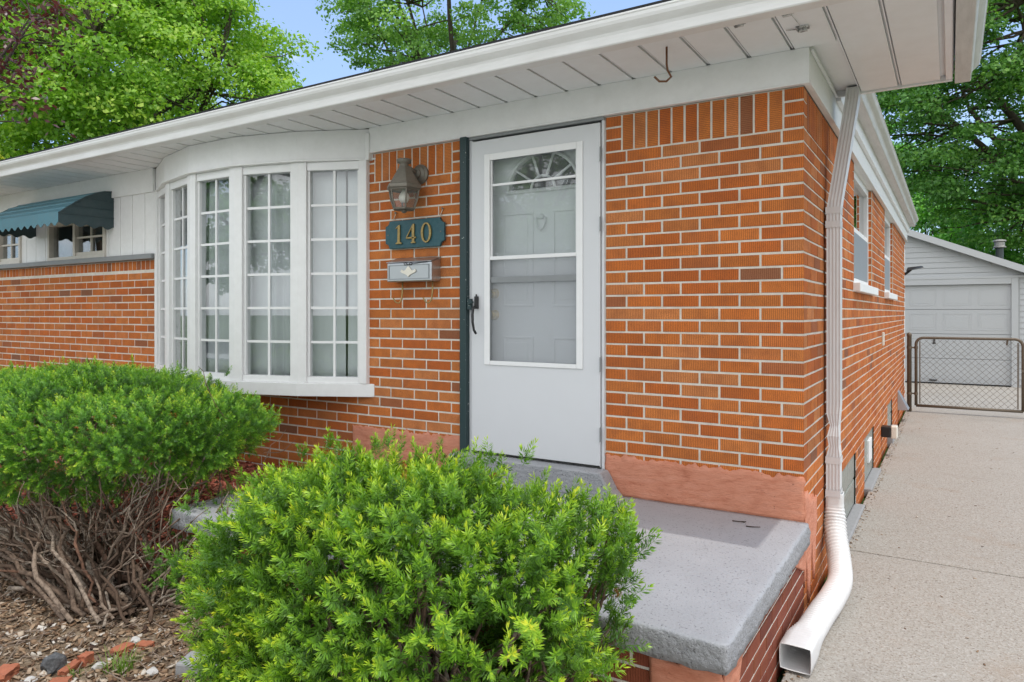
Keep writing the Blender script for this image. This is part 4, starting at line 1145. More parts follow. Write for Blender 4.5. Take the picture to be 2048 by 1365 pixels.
roof_g = rf.build('roof', SHINGLE, gar)
rk = MB()
for s in (-1, 1):
    xe = RX + s * (GX1 - RX + .19); ze = EZ - SLP * .19
    v = [(RX, GY - .23, RZ + .10), (xe, GY - .23, ze + .10), (xe, GY - .23, ze - .04), (RX, GY - .23, RZ - .04)]
    v += [(p[0], GY - .201, p[2]) for p in v]
    rk.add(v, [(0, 3, 2, 1), (4, 5, 6, 7), (0, 1, 5, 4), (2, 3, 7, 6), (1, 2, 6, 5)])
rk.build('rake_board', GARW, roof_g)
fl_ = MB(); fl_.lathe((1.56, 15.6, 0), [(.075, 2.3), (.075, 2.98)], 14); flu = fl_.build('flue', FLUE, roof_g)
fl_ = MB(); fl_.lathe((1.56, 15.6, 0), [(.10, 2.97), (.125, 2.98), (.125, 3.0), (.10, 3.02), (.10, 3.10), (.13, 3.12), (.12, 3.15), (.02, 3.17)], 14)
fl_.build('flue_cap', FLUECAP, gar)
tr = MB(); tr.box(DX1, DX1 + .12, GY - .05, GY - .001, 0, DH + .10); tr.box(DX0 - .12, DX0, GY - .05, GY - .001, 0, DH + .10); tr.box(DX0 + .001, DX1 - .001, GY - .05, GY - .001, DH - .02, DH + .10); tr.box(GX0, GX1, GY - .06, GY - .023, EZ + .02, EZ + .07)
tr.box(GX1 - .09, GX1 + .01, GY - .04, GY - .0225, 0, EZ - .04)
tr.build('door_trim', GARW, gar, bevel=.004)
gd = MB(); SH = (DH - .04) / 4
for j in range(4):
    z0 = .02 + j * SH; gd.box(DX0, DX1, GY + .03, GY + .06, z0 + .004, z0 + SH - .004)
    npn = 8
    for i in range(npn):
        a = DX0 + (DX1 - DX0) * i / npn + .06; b_ = DX0 + (DX1 - DX0) * (i + 1) / npn - .06; c = z0 + .08; d = z0 + SH - .08; w_ = .022
        gd.box(a, b_, GY + .025, GY + .0298, c, c + w_); gd.box(a, b_, GY + .025, GY + .0298, d - w_, d); gd.box(a, a + w_, GY + .025, GY + .0298, c + w_ + .001, d - w_ - .001); gd.box(b_ - w_, b_, GY + .025, GY + .0298, c + w_ + .001, d - w_ - .001)
        gd.box(a + .05, b_ - .05, GY + .0265, GY + .0298, c + .05, d - .05)
gdo = gd.build('garage_door', GARW, gar, bevel=.004)
MB().box(DX0, DX1, GY + .035, GY + .065, 0.001, .02).build('weather_strip', BLACKM, gdo)
def gx_at(px, y):
    u = (px - 1024) / 1416; t = (y - CAM.y) / (.85 + .527 * u); return CAM.x + (-.527 + .85 * u) * t
hx_ = gx_at(1868, GY)
b = MB(); b.box(hx_ - .012, hx_ + .012, GY + .005, GY + .0295, .86, .98); b.box(hx_ - .03, hx_ + .03, GY + .007, GY + .0296, .85, .87); b.box(hx_ - .03, hx_ + .03, GY + .007, GY + .0296, .97, .99); b.build('handle', BLACKM, gdo, bevel=.003)
b = MB(); b.box(hx_ - .09, hx_ + .05, GY - .0, GY + .029, .06, .085); b.build('lift_handle', BLACKM, gdo, bevel=.003)

YG = 8.62
gp = MB(); gp.lathe((.085, YG, 0), [(.032, -.05), (.032, 1.15), (.036, 1.155), (.036, 1.18), (.024, 1.2), (.006, 1.21)], 16)
post = thing('gate_post', 'round weathered steel gate post beside the back corner of the brick house', 'fence post', (.085, YG, 0))
gp.build('pipe', GALV, post, smooth=True)
b = MB()
for z in (.28, .98): b.lathe((.085, YG, z), [(.036, -.018), (.036, .018)], 14)
b.build('hinge_band', GALV, post)
gate = thing('chain_link_gate', 'chain link gate with rounded rusty pipe frame across the driveway', 'gate', (.8, YG, 0))
ga, gb_, gzb, gzt = .175, 1.50, .10, 1.13
b = MB(); r_ = .10; path = []
path.append((ga, YG, gzb))
path.append((ga, YG, gzt - r_))
for i in range(1, 7): a = R(180 - 90 * i / 6); path.append((ga + r_ + r_ * math.cos(a), YG, gzt - r_ + r_ * math.sin(a)))
for i in range(0, 7): a = R(90 - 90 * i / 6); path.append((gb_ - r_ + r_ * math.cos(a), YG, gzt - r_ + r_ * math.sin(a)))
path.append((gb_, YG, gzb))
b.tube(path, .021, sides=10); b.tube([(ga, YG, gzb), (gb_, YG, gzb)], .021, sides=10)
b.build('frame', GALV, gate, smooth=True)
for xx in (ga + .05, gb_ - .06): MB().box(xx - .008, xx + .008, YG - .012, YG - .006, gzb + .03, gzt - .05).build('tension_bar', GALV, gate)
b = MB(); px_, pz_ = .088, .088; x0_, x1_, z0_, z1_ = ga + .05, gb_ - .06, gzb + .01, gzt - .03
for fam in (1, -1):
    k = -30
    while k < 60:
        # line z = z0 + fam*(x - x0 - k*px)
        xa_, xb_ = x0_, x1_
        za_ = z0_ + fam * (xa_ - x0_ - k * px_) ; zb2 = z0_ + fam * (xb_ - x0_ - k * px_)
        p, q_ = (xa_, za_), (xb_, zb2)
        t0, t1 = 0, 1
        dz = q_[1] - p[1]
        tl, th_ = sorted(((z0_ - p[1]) / dz, (z1_ - p[1]) / dz)); t0, t1 = max(0, tl), min(1, th_)
        if t1 - t0 > .01:
            A = (p[0] + (q_[0] - p[0]) * t0, YG - fam * .003, p[1] + dz * t0); B_ = (p[0] + (q_[0] - p[0]) * t1, YG - fam * .003, p[1] + dz * t1)
            b.tube([A, B_], .0024, sides=4)
        k += 1
b.build('wire_mesh', GALV, gate)
b = MB()
for z in (.28, .98): b.tube([(.11, YG, z), (ga - .01, YG, z)], .012, sides=8); b.lathe((ga, YG, z), [(.026, -.02), (.026, .02)], 12)
b.build('hinge', GALV, gate)
b = MB(); b.box(gb_ - .02, gb_ + .03, YG - .04, YG - .022, .66, .70); b.tube([(gb_ - .18, YG, gzt), (gb_ - .19, YG, gzt - .09)], .012); b.build('latch', GALV, gate)
gp2 = thing('gate_post', 'second steel gate post at the latch side of the chain link gate', 'fence post', (1.575, YG, 0))
b = MB(); b.lathe((1.575, YG, 0), [(.032, -.05), (.032, 1.15), (.036, 1.155), (.036, 1.18), (.024, 1.2), (.006, 1.21)], 16); b.build('pipe', GALV, gp2, smooth=True)

# ------------------------------------------------------------------ foliage
def basis(D, rng):
    """rotation matrices whose z axis is D (N,3), random roll"""
    D = D / np.linalg.norm(D, axis=1, keepdims=True)
    A = rng.normal(size=D.shape); A -= D * np.sum(A * D, 1, keepdims=True); A /= np.linalg.norm(A, axis=1, keepdims=True)
    B = np.cross(D, A)
    return np.stack([A, B, D], axis=2)

TT = []          # per vertex random of the last set of tubes
def tubes_np(paths, sides=5):
    """paths: list of (pts(n,3), radii(n))"""
    V = []; Q = []; n0 = 0; TT.clear()
    ang = np.arange(sides) * 2 * np.pi / sides
    for P, r in paths:
        P = np.asarray(P); n = len(P)
        T = np.gradient(P, axis=0); T /= np.linalg.norm(T, axis=1, keepdims=True) + 1e-9
        ref = np.array([.31, .77, .55]); A = np.cross(T, ref); A /= np.linalg.norm(A, axis=1, keepdims=True) + 1e-9
        B = np.cross(T, A)
        r = r * (1 + .22 * np.sin(np.arange(n) * 2.3 + P[0, 0] * 90) * np.cos(np.arange(n) * 1.1 + P[0, 1] * 70))
        ring = P[:, None, :] + r[:, None, None] * (A[:, None, :] * np.cos(ang)[None, :, None] + B[:, None, :] * np.sin(ang)[None, :, None])
        V.append(ring.reshape(-1, 3)); TT.append(np.full(n * sides, (P[0, 0] * 137.1 + P[-1, 2] * 91.7 + P[-1, 0] * 57.3) % 1.0))
        i = np.arange(n - 1)[:, None] * sides; k = np.arange(sides)[None, :]; k2 = (k + 1) % sides
        Q.append(np.stack([n0 + i + k, n0 + i + k2, n0 + i + sides + k2, n0 + i + sides + k], axis=2).reshape(-1, 4))
        n0 += n * sides
    return np.concatenate(V), np.concatenate(Q)

def wiggle(a, b, rng, n=9, amp=.05, sag=0.0, up=0.0):
    t = np.linspace(0, 1, n)[:, None]; a = np.asarray(a); b = np.asarray(b)
    P = a + (b - a) * t
    w = np.cumsum(rng.normal(size=(n, 3)), axis=0); w -= w[0] + (w[-1] - w[0]) * t
    P = P + w * amp; P[:, 2] += (up * np.sin(np.pi * t[:, 0])) - sag * t[:, 0] ** 2
    return P

def shoot(rng, L, n, nl, flat=.75):
    """one yew shoot along +z: needles as narrow pointed quads; returns V (n*4,3), tint"""
    t = np.sort(rng.uniform(.06, 1, n)); t[-4:] = 1
    side = np.where(np.arange(n) % 2 == 0, 1., -1.)
    az = np.where(rng.uniform(size=n) < flat, np.where(side > 0, 0, np.pi) + rng.normal(0, .45, n), rng.uniform(0, 2 * np.pi, n))
    tilt = np.radians(76 - 24 * t ** 2) + rng.normal(0, .12, n)
    tilt[-5:] = np.radians(rng.uniform(12, 40, 5))
    bx = .06 * L * np.sin(t * 2.5)
    base = np.stack([bx, 0 * t, t * L], 1)
    d = np.stack([np.sin(tilt) * np.cos(az), np.sin(tilt) * np.sin(az), np.cos(tilt)], 1)
    wv = np.cross(d, np.array([0, 0, 1.]) + .25 * rng.normal(size=(n, 3))); wv /= np.linalg.norm(wv, axis=1, keepdims=True)
    ln = nl * (1.0 - .35 * t ** 3) * rng.uniform(.8, 1.15, n); w_ = nl * .084
    mid = base + d * ln[:, None] * .62; tip = base + d * ln[:, None] + np.array([0, 0, .18]) * ln[:, None]
    V = np.stack([base, mid + wv * w_, tip, mid - wv * w_], 1)
    tint = np.repeat((.08 + .52 * t ** 1.8)[:, None], 4, 1) + np.array([0, .05, .16, .05])
    return V.reshape(-1, 3), tint.reshape(-1)

def spray(rng, L=.10, nl=.028):
    """a leading shoot with one or two short side shoots at its foot"""
    V, T = shoot(rng, L, 56, nl); Vs = [V]; Ts = [T]
    for w2 in ((.001, 0), (0, .001)):
        a_ = np.array([w2[0], w2[1], 0]); b2 = np.array([.05 * L, 0, L * .92]); Vs.append(np.stack([-a_, a_, b2 + a_ * .5, b2 - a_ * .5])); Ts.append(np.array([.2, .2, .5, .5]))
    for k in range(rng.integers(0, 3)):
        l2 = L * rng.uniform(.45, .7)
        v, t = shoot(rng, l2, 30, nl * .9)
        az = rng.uniform(0, 6.28); ti = np.radians(rng.uniform(40, 65))
        D = np.array([[np.sin(ti) * np.cos(az), np.sin(ti) * np.sin(az), np.cos(ti)]])
        M = basis(D, rng)[0]; Vs.append(v @ M.T + np.array([0, 0, rng.uniform(.0, .3) * L])); Ts.append(t - .08)
    return np.concatenate(Vs), np.concatenate(Ts)

def thin(P, dmin):
    """indices of points kept so that neighbours stay dmin apart"""
    cells = {}; keep = []
    for i, p in enumerate(P):
        k = tuple((p // dmin).astype(int)); ok = True
        for a in (-1, 0, 1):
            for b_ in (-1, 0, 1):
                for c in (-1, 0, 1):
                    for q in cells.get((k[0] + a, k[1] + b_, k[2] + c), ()):
                        if np.sum((P[q] - p) ** 2) < dmin * dmin: ok = False; break
                    if not ok: break
                if not ok: break
            if not ok: break
        if ok: cells.setdefault(k, []).append(i); keep.append(i)
    return np.array(keep)

def place_sprays(pos, dirs, scale, rng, temps, jitter=.2, tone=None):
    V = []; T = []
    idx = rng.integers(0, len(temps), len(pos))
    M = basis(dirs, rng)
    for k, (tv, tt) in enumerate(temps):
        s = np.where(idx == k)[0]
        if len(s) == 0: continue
        v = np.einsum('nij,mj->nmi', M[s], tv) * scale[s][:, None, None] + pos[s][:, None, :]
        off = rng.normal(0, jitter * .55, len(s))[:, None] + (0 if tone is None else tone[s][:, None])
        t = np.clip(tt[None, :] + off, 0, 1)
        V.append(v.reshape(-1, 3)); T.append(t.reshape(-1))
    V = np.concatenate(V); T = np.concatenate(T)
    return V, np.arange(len(V)).reshape(-1, 4), T

def lump(P, f, seed):
    return np.array([mnoise.noise(Vector((p[0] * f, p[1] * f, p[2] * f + seed))) for p in P])

def superell(rng, n, c, r, e):
    D = rng.normal(size=(n, 3)); D /= np.linalg.norm(D, axis=1, keepdims=True)
    k = (np.abs(D) ** e).sum(1) ** (-1 / e)
    return D, D * k[:, None]

# ---- front yew
rng = np.random.default_rng(11)
temps = [spray(rng, rng.uniform(.055, .095), .0235) for _ in range(10)]
bush = thing('yew_bush', 'large rounded green yew bush in front of the grey porch slab', 'bush', (-1.0, -2.0, 0))
C = np.array([-.90, -1.97, .44]); Rr = np.array([.765, .47, .535])
def yew_front():
    n = 9000
    D, U = superell(rng, n, C, Rr, 2.9)
    lp = lump(U * Rr, 3.4, 1.0)
    depth = np.where(rng.uniform(size=n) < .30, rng.uniform(.70, .9, n), 1 - np.abs(rng.normal(0, .035, n))); depth = np.where(rng.uniform(size=n) < .06, depth + rng.uniform(.03, .17, n) * (U[:, 2] > .2), depth)
    depth += .10 * lump(U * Rr, 9, 3.0)
    P = C + U * Rr * (depth + lp * .14)[:, None]
    zf = np.clip((P[:, 2] + .02) / .50, 0, 1)
    right = P[:, 0] > -.75
    P[:, 0] = np.where(right, -.75 + (P[:, 0] + .75) * (.15 + .85 * zf ** 1.3), P[:, 0])
    keep = (P[:, 2] > .03) & ~((P[:, 0] > -.62 + .9 * np.maximum(P[:, 2] - .12, 0)) & (P[:, 2] < .50))
    dens = np.where((P[:, 0] > -.50) & (P[:, 2] < .72), .22, 1.0)
    keep &= rng.uniform(size=n) < dens
    keep &= ~((P[:, 1] > -1.50) & (P[:, 2] < .47))
    kidx = np.where(keep)[0]; keep = kidx[thin(P[kidx], .033)]; deep_shade = -.22 * (depth[keep] < .91)     # deeper, older needles coloured darker to paint shade between the tufts
    P = P[keep]; Nn = (U / Rr)[keep]; Nn /= np.linalg.norm(Nn, axis=1, keepdims=True)
    dirs = Nn * 1.05 + np.array([0, 0, .38]) + rng.normal(0, .40, Nn.shape)
    P -= Nn * .05
    tone = lump(P, 5, 7) * .25 + deep_shade
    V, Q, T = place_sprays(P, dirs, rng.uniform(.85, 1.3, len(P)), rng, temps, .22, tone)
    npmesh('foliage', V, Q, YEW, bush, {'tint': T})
    paths = []
    for i in range(70):
        a = np.array([-.9, -1.95, .0]) + rng.normal(0, 1, 3) * np.array([.22, .1, 0]); q = P[rng.integers(0, len(P))]
        b_ = C + (q - C) * .93
        pth = wiggle(a, b_, rng, 8, .012); paths.append((pth, np.linspace(.011, .0035, 8)))
        for _ in range(2):
            m = pth[rng.integers(3, 7)]; q2 = P[np.argmin(np.linalg.norm(P - (m + rng.normal(0, .12, 3)), axis=1))]
            paths.append((wiggle(m, q2, rng, 5, .008), np.linspace(.0045, .002, 5)))
    # bare stems at the porch-side corner
    ends = []
    for (bx, by) in ((-.52, -1.80), (-.48, -1.76), (-.56, -1.78), (-.60, -1.84), (-.54, -1.74)):
        for k in range(3):
            e = np.array([rng.uniform(-.50, -.20), rng.uniform(-1.88, -1.62), rng.uniform(.50, .88)])
            pth = wiggle((bx, by, 0), e, rng, 9, .014, up=.03); paths.append((pth, np.linspace(.011, .003, 9))); ends.append(e)
            for _ in range(3):
                m = pth[rng.integers(4, 8)]; e2 = m + np.array([rng.uniform(-.05, .08), rng.uniform(-.06, .06), rng.uniform(.02, .14)]); paths.append((wiggle(m, e2, rng, 5, .006), np.linspace(.004, .002, 5))); ends.append(e2)
    v, q = tubes_np(paths, 6); npmesh('stems', v, q, STEMB, bush, {'tint': np.concatenate(TT)}, smooth=True)
    E = np.array(ends)
    dirs = np.tile([.5, 0, .7], (len(E), 1)) + rng.normal(0, .45, E.shape)
    V, Q, T = place_sprays(E - dirs * .02, dirs, rng.uniform(.8, 1.1, len(E)), rng, temps, .2)
    npmesh('side_foliage', V, Q, YEW, bush, {'tint': T})
    E = np.array([[-.20, -1.66, .335], [-.21, -1.67, .30], [-.30, -1.62, .66], [-.28, -1.66, .62], [-.62, -1.9, 1.0], [-.5, -2.3, .2], [-.45, -2.2, .17], [-.42, -2.3, .25], [-.9, -2.0, 1.02], [-.55, -2.35, .14]])
    for e in E:
        V, Q, T = place_sprays(e[None], np.array([[.2, -.2, -.9]]) + rng.normal(0, .4, (1, 3)), np.full(1, .62), rng, temps[:3], .2)
        npmesh('dry_twig', V, Q, YEWDRY, bush, {'tint': T})
yew_front()

# ---- left yew with bare stems
rng = np.random.default_rng(23)
bush2 = thing('yew_bush', 'spreading flat topped yew bush with bare twisted stems in front of the bow window', 'bush', (-3.2, -1.75, 0))
C2 = np.array([-4.02, -1.42, .785]); R2 = np.array([1.40, .74, .37])
def yew_left():
    n = 14000
    D, U = superell(rng, n, C2, R2, 2.3)
    lp = lump(U * R2, 2.6, 4.0)
    depth = np.where(rng.uniform(size=n) < .30, rng.uniform(.66, .9, n), 1 - np.abs(rng.normal(0, .04, n))); depth = np.where(rng.uniform(size=n) < .05, depth + rng.uniform(.02, .14, n) * (U[:, 2] > .2), depth)
    sc = (depth + lp * .22 + .09 * lump(U * R2, 8, 5.0))[:, None]
    P = C2 + U * R2 * sc
    keep = rng.uniform(size=n) < np.where(U[:, 2] < -.5, .40, 1)
    # ragged underside: notch where the stems show
    keep &= ~((P[:, 2] < .72 + .10 * np.sin(P[:, 0] * 5)) & (P[:, 0] > -3.35) & (P[:, 0] < -2.75) & (P[:, 1] < -1.3))
    kidx = np.where(keep)[0]; keep = kidx[thin(P[kidx], .033)]; deep_shade = -.2 * (depth[keep] < .9)  # inner sprays tinted darker, painting the shade inside the bush
    P = P[keep]; Nn = (U / R2)[keep]; Nn /= np.linalg.norm(Nn, axis=1, keepdims=True)
    dirs = Nn * 1.05 + np.array([0, 0, .38]) + rng.normal(0, .40, Nn.shape)
    P -= Nn * .04
    # a few low sprouts near the base
    E = np.concatenate([np.array([-2.75, -1.35, .30]) + rng.normal(0, 1, (90, 3)) * np.array([.14, .10, .12]), np.array([-2.55, -1.72, .22]) + rng.normal(0, 1, (26, 3)) * np.array([.10, .05, .06])])
    E = E[E[:, 2] > .06]
    P2 = np.concatenate([P, E]); d2 = np.concatenate([dirs, np.tile([0, -.3, .7], (len(E), 1)) + rng.normal(0, .5, E.shape)])
    tone = lump(P2, 4, 9) * .25 + np.concatenate([deep_shade, np.full(len(E), -.15)])
    V, Q, T = place_sprays(P2, d2, rng.uniform(.7, 1.05, len(P2)), rng, temps, .25, tone)
    npmesh('foliage', V, Q, YEW2, bush2, {'tint': T})
    paths = []
    base = np.array([-3.05, -1.78, .03])
    def fork(pth, r, lvl):
        n_ = len(pth)
        for _ in range(rng.integers(1, 3) if lvl == 0 else 1):
            i = rng.integers(n_ // 3, n_ - 1); m = pth[i]; d = pth[-1] - pth[0]; L_ = np.linalg.norm(d)
            e = m + d / L_ * L_ * rng.uniform(.2, .5) + rng.normal(0, .12, 3) * np.array([1, .8, .7]) + np.array([0, 0, .06])
            e[2] = max(e[2], .06)
            r2 = r * .5; p2 = wiggle(m, e, rng, 7, .02); paths.append((p2, np.linspace(r2, r2 * .4, 7)))
            if lvl == 0: fork(p2, r2, 1)
    for i in range(52):      # stems that reach the leaves
        a = base + rng.normal(0, 1, 3) * np.array([.18, .13, 0]); a[2] = gz(a[0], a[1]) - .02
        q = np.array([rng.uniform(-5.1, -2.7), rng.uniform(-2.0, -.95), rng.uniform(.52, .78)])
        pth = wiggle(a, q, rng, 14, .022, up=-.05 + rng.uniform(-.05, .1)); pth[:, 2] = np.maximum(pth[:, 2], .05)
        r = rng.uniform(.005, .013); paths.append((pth, np.linspace(r, r * .35, 14))); fork(pth, r, 0)
    for i in range(66):      # sheared low stems, cut back and bleached
        a = base + rng.normal(0, 1, 3) * np.array([.20, .12, 0]); a[2] = gz(a[0], a[1]) - .01
        th = rng.uniform(2.7, 3.9); L_ = rng.uniform(.25, 1.7)
        q = a + np.array([math.cos(th) * L_, math.sin(th) * L_ * .42, rng.uniform(.05, .50) * min(1, .4 + L_)])
        pth = wiggle(a, q, rng, 12, .022, up=rng.uniform(-.03, .06)); pth[:, 2] = np.maximum(pth[:, 2], .035)
        r = rng.uniform(.006, .019); paths.append((pth, np.linspace(r, r * .55, 12))); fork(pth, r * .8, 0)
    for i in range(26):      # towards the porch
        a = base + np.array([.15, .1, 0]) + rng.normal(0, 1, 3) * np.array([.15, .12, 0]); a[2] = gz(a[0], a[1])
        q = np.array([rng.uniform(-2.95, -2.5), rng.uniform(-1.75, -1.3), rng.uniform(.30, .62)])
        pth = wiggle(a, q, rng, 10, .016, up=-.05); pth[:, 2] = np.maximum(pth[:, 2], .04)
        r = rng.uniform(.005, .010); paths.append((pth, np.linspace(r, r * .35, 10))); fork(pth, r * .8, 1)
    for i in range(170):     # fine dead twigs
        pth = paths[rng.integers(0, len(paths))][0]; m = pth[rng.integers(2, len(pth))]
        e = m + rng.normal(0, .075, 3) + np.array([0, 0, .03]); e[2] = max(e[2], .04); paths.append((wiggle(m, e, rng, 5, .010), np.linspace(.0028, .0012, 5)))
    v, q = tubes_np(paths, 6); npmesh('stems', v, q, STEMB, bush2, {'tint': np.concatenate(TT)}, smooth=True)
yew_left()

# ---- trees
def leaves(P, Nn, size, rng, aspect=.62):
    n = len(P)
    M = basis(Nn, rng)
    s = size * rng.uniform(.7, 1.25, n)
    tv = np.array([[0, -.5, 0], [aspect * .5, .02, .06], [0, .5, -.02], [-aspect * .5, .02, .06]])
    V = np.einsum('nij,mj->nmi', M, tv) * s[:, None, None] + P[:, None, :]
    return V.reshape(-1, 3), np.arange(n * 4).reshape(-1, 4)

def tree(name, label, base, c, r, ncl, nlf, leaf, mat, seed, clr=.8, flat=.55, trunk_r=.25, group=None, extra=None, inner=.45, aspect=.62, spread=.55, limbs=8, droop=0.0):
    rng = np.random.default_rng(seed)
    t = thing(name, label, 'tree', tuple(base), group)
    base = np.array(base); c = np.array(c); r = np.array(r)
    D = rng.normal(size=(ncl, 3)); D /= np.linalg.norm(D, axis=1, keepdims=True)
    rad = (inner + (1 - inner) * rng.uniform(size=ncl) ** .5)
    CC = c + D * r * (rad * (1 + .22 * lump(D, 2.2, seed)))[:, None]
    if extra is not None: CC = np.concatenate([CC, np.array(extra)]); D = np.concatenate([D, np.tile([0, 0, 1.], (len(extra), 1))])
    n = len(CC)
    cs = clr * rng.uniform(.6, 1.25, n)
    L = rng.normal(size=(n, nlf, 3)); L /= np.linalg.norm(L, axis=2, keepdims=True)
    L[:, :, 2] = np.where(L[:, :, 2] < -.25, -L[:, :, 2] * .8, L[:, :, 2])
    rr = rng.uniform(.55, 1.05, (n, nlf, 1)) + .25 * rng.normal(size=(n, nlf, 1)) * .5
    off = L * rr * cs[:, None, None]; off[:, :, 2] *= flat
    off[:, :, 2] -= droop * (off[:, :, 0] ** 2 + off[:, :, 1] ** 2)
    P = (CC[:, None, :] + off).reshape(-1, 3)
    Nn = (L * .5 + D[:, None, :] * .25 + np.array([0, 0, .6]) + rng.normal(0, spread, L.shape)).reshape(-1, 3)
    V, Q = leaves(P, Nn, leaf, rng, aspect)
    tint = np.clip(.45 + np.repeat(rng.normal(0, .13, n), nlf) + rng.normal(0, .17, len(P)), 0, 1)
    npmesh('crown', V, Q, mat, t, {'tint': np.repeat(tint, 4)})
    paths = []
    top = c + np.array([0, 0, r[2] * .55])
    tp = wiggle(base, top, rng, 12, .05 * r[0] / 4); paths.append((tp, np.linspace(trunk_r, trunk_r * .15, 12)))
    pts = [(p, trunk_r * .2) for p in tp[5:]]
    for k in range(limbs):
        i = rng.integers(3, 9); d = rng.normal(size=3); d[2] = abs(d[2]) * .5; d /= np.linalg.norm(d)
        e = c + d * r * .75; lp = wiggle(tp[i], e, rng, 10, .05 * r[0] / 3, up=.2)
        paths.append((lp, np.linspace(trunk_r * .42, trunk_r * .08, 10))); pts += [(p, trunk_r * .15) for p in lp[2:]]
    PP = np.array([p for p, _ in pts])
    for q in CC:
        m = PP[np.argmin(np.linalg.norm(PP - q, axis=1) + .5 * np.maximum(0, PP[:, 2] - q[2]))]
        paths.append((wiggle(m, q, rng, 6, .03 * r[0] / 3), np.linspace(trunk_r * .11, trunk_r * .03, 6)))
    v, q = tubes_np(paths, 7); npmesh('trunk', v, q, BARK, t, smooth=True)
    return t

def gbase(p): return (p.x, p.y, -.05)
p = at(262, 21); tree('maple_tree', 'big bright green maple filling the sky left of the roof', gbase(p), (p.x, p.y, 7.7), (5.3, 5.3, 4.9), 560, 300, .135, MAPLE, 1, .9, .75, .28, inner=.5, spread=.7)
p = at(190, 32); tree('maple_tree', 'pale yellowish green tree top rising behind the big maple', gbase(p), (p.x, p.y, 13.2), (5, 5, 4.2), 150, 240, .2, PALEMAPLE, 2, 1.1, .6, .3)
p = at(-40, 15); tree('ornamental_tree', 'small yellow leaved tree at far left just above the roof edge', gbase(p), (p.x, p.y, 3.4), (1.5, 1.5, 1.4), 70, 170, .13, YELLOWLEAF, 3, .5, .6, .12)
p = at(900, 28); tree('oak_tree', 'airy blue green oak tree behind the middle of the roof', gbase(p), (p.x, p.y, 13.8), (4.9, 4.6, 4.4), 210, 230, .15, OAK, 4, .8, .75, .3, spread=.9)
p = at(2120, 21.5); e1 = at(1800, 20.5, 290); 
tree('shade_tree', 'tall dark green shade tree with spreading limbs behind the garage', gbase(p), (p.x - .6, p.y, 8.6), (5.6, 4.8, 5.4), 460, 280, .13, DARKLEAF, 5, .75, .7, .38, spread=.8, limbs=10)
p = at(1850, 33); tree('maple_tree', 'rounded mid green tree low behind the garage ridge', gbase(p), (p.x, p.y, 4.6), (2.6, 2.6, 2.8), 110, 220, .17, MIDLEAF, 6, .7, .6, .2)
p = at(2010, 27); tree('maple_tree', 'leafy green tree directly behind the flue pipe', gbase(p), (p.x, p.y, 3.6), (2.8, 2.4, 2.2), 110, 220, .15, MIDLEAF, 7, .7, .6, .2)
p = at(1700, 36); tree('maple_tree', 'background green tree between brick house and garage ridge', gbase(p), (p.x, p.y, 6.5), (4, 4, 4.5), 120, 220, .2, MIDLEAF, 8, 1, .6, .25)
tree('plum_tree', 'purple leaved plum tree with branches hanging into the top left', (-8.9, -1.3, 0), (-7.85, -.75, 4.45), (1.15, .9, 1.05), 50, 26, .075, PURPLE, 9, .26, 1.0, .09, extra=[at(40, 7.1, 200), at(50, 7.1, 228), at(62, 7.1, 246), at(25, 7.1, 170), at(95, 7, 60), at(110, 7, 25), at(70, 7, 90), at(120, 7, 40)], aspect=.5, spread=.9, inner=.2)
# trees across the street, seen only in the window panes
tree('street_tree', 'leafy street tree across the road mirrored in the bow window', (-15, -24, -.05), (-15, -24, 7), (4.5, 4.5, 4), 110, 170, .28, OAK, 10, 1.2, .65, .3)
tree('street_tree', 'smaller leafy tree across the road mirrored in the left panes', (-27, -19, -.05), (-27, -19, 5.5), (4, 4, 3.5), 90, 160, .28, MIDLEAF, 12, 1.1, .65, .3)
# utility wires
b = MB()
for dz in (0, .35):
    A = at(1700, 38, 432); B_ = at(2200, 34, 402); b.tube([(A.x + (B_.x - A.x) * t, A.y + (B_.y - A.y) * t, A.z + (B_.z - A.z) * t + dz - .25 * math.sin(math.pi * t)) for t in [i / 12 for i in range(13)]], .016, sides=5)
tag(b.build('utility_wire', BLACKM), 'pair of thin overhead wires seen between trees above the garage', 'wires')

# ------------------------------------------------------------------ ground details
rng = np.random.default_rng(77)
def chips(name, n, area, lmin, lmax, asp, mat, lift, tilt=.35, seed=0, thick=.18, zf=gz):
    P = []; 
    x = rng.uniform(area[0], area[1], n); y = rng.uniform(area[2], area[3], n)
    P = np.array([(a, b_, zf(a, b_) + lift * rng.uniform(0.2, 1)) for a, b_ in zip(x, y)])
    D = np.tile([0, 0, 1.], (n, 1)) + rng.normal(0, tilt, (n, 3)); M = basis(D, rng)
    L_ = rng.uniform(lmin, lmax, n); w_ = L_ * asp * rng.uniform(.6, 1.4, n); h_ = w_ * thick
    c8 = np.array([[-1, -1, -1], [1, -.8, -1], [1, .9, -1], [-.9, 1, -1], [-1, -1, 1], [1, -.8, 1], [1, .9, 1], [-.9, 1, 1]]) * .5
    loc = c8[None] * np.stack([L_, w_, h_], 1)[:, None, :]
    V = np.einsum('nij,nmj->nmi', M, loc) + P[:, None, :]
    f = np.array([(0, 3, 2, 1), (4, 5, 6, 7), (0, 1, 5, 4), (1, 2, 6, 5), (2, 3, 7, 6), (3, 0, 4, 7)])
    Q = (np.arange(n)[:, None, None] * 8 + f[None]).reshape(-1, 4)
    T = np.clip(rng.normal(.5, .25, n), 0, 1)
    return npmesh(name, V.reshape(-1, 3), Q, mat, None, {'tint': np.repeat(T, 8)})
o = chips('mulch', 9000, (-6.5, -2.93, -1.45, -.01), .02, .075, .35, CHIPM, .02); tag(o, 'red wood chip mulch bed under the bow window', 'mulch', kind='stuff')
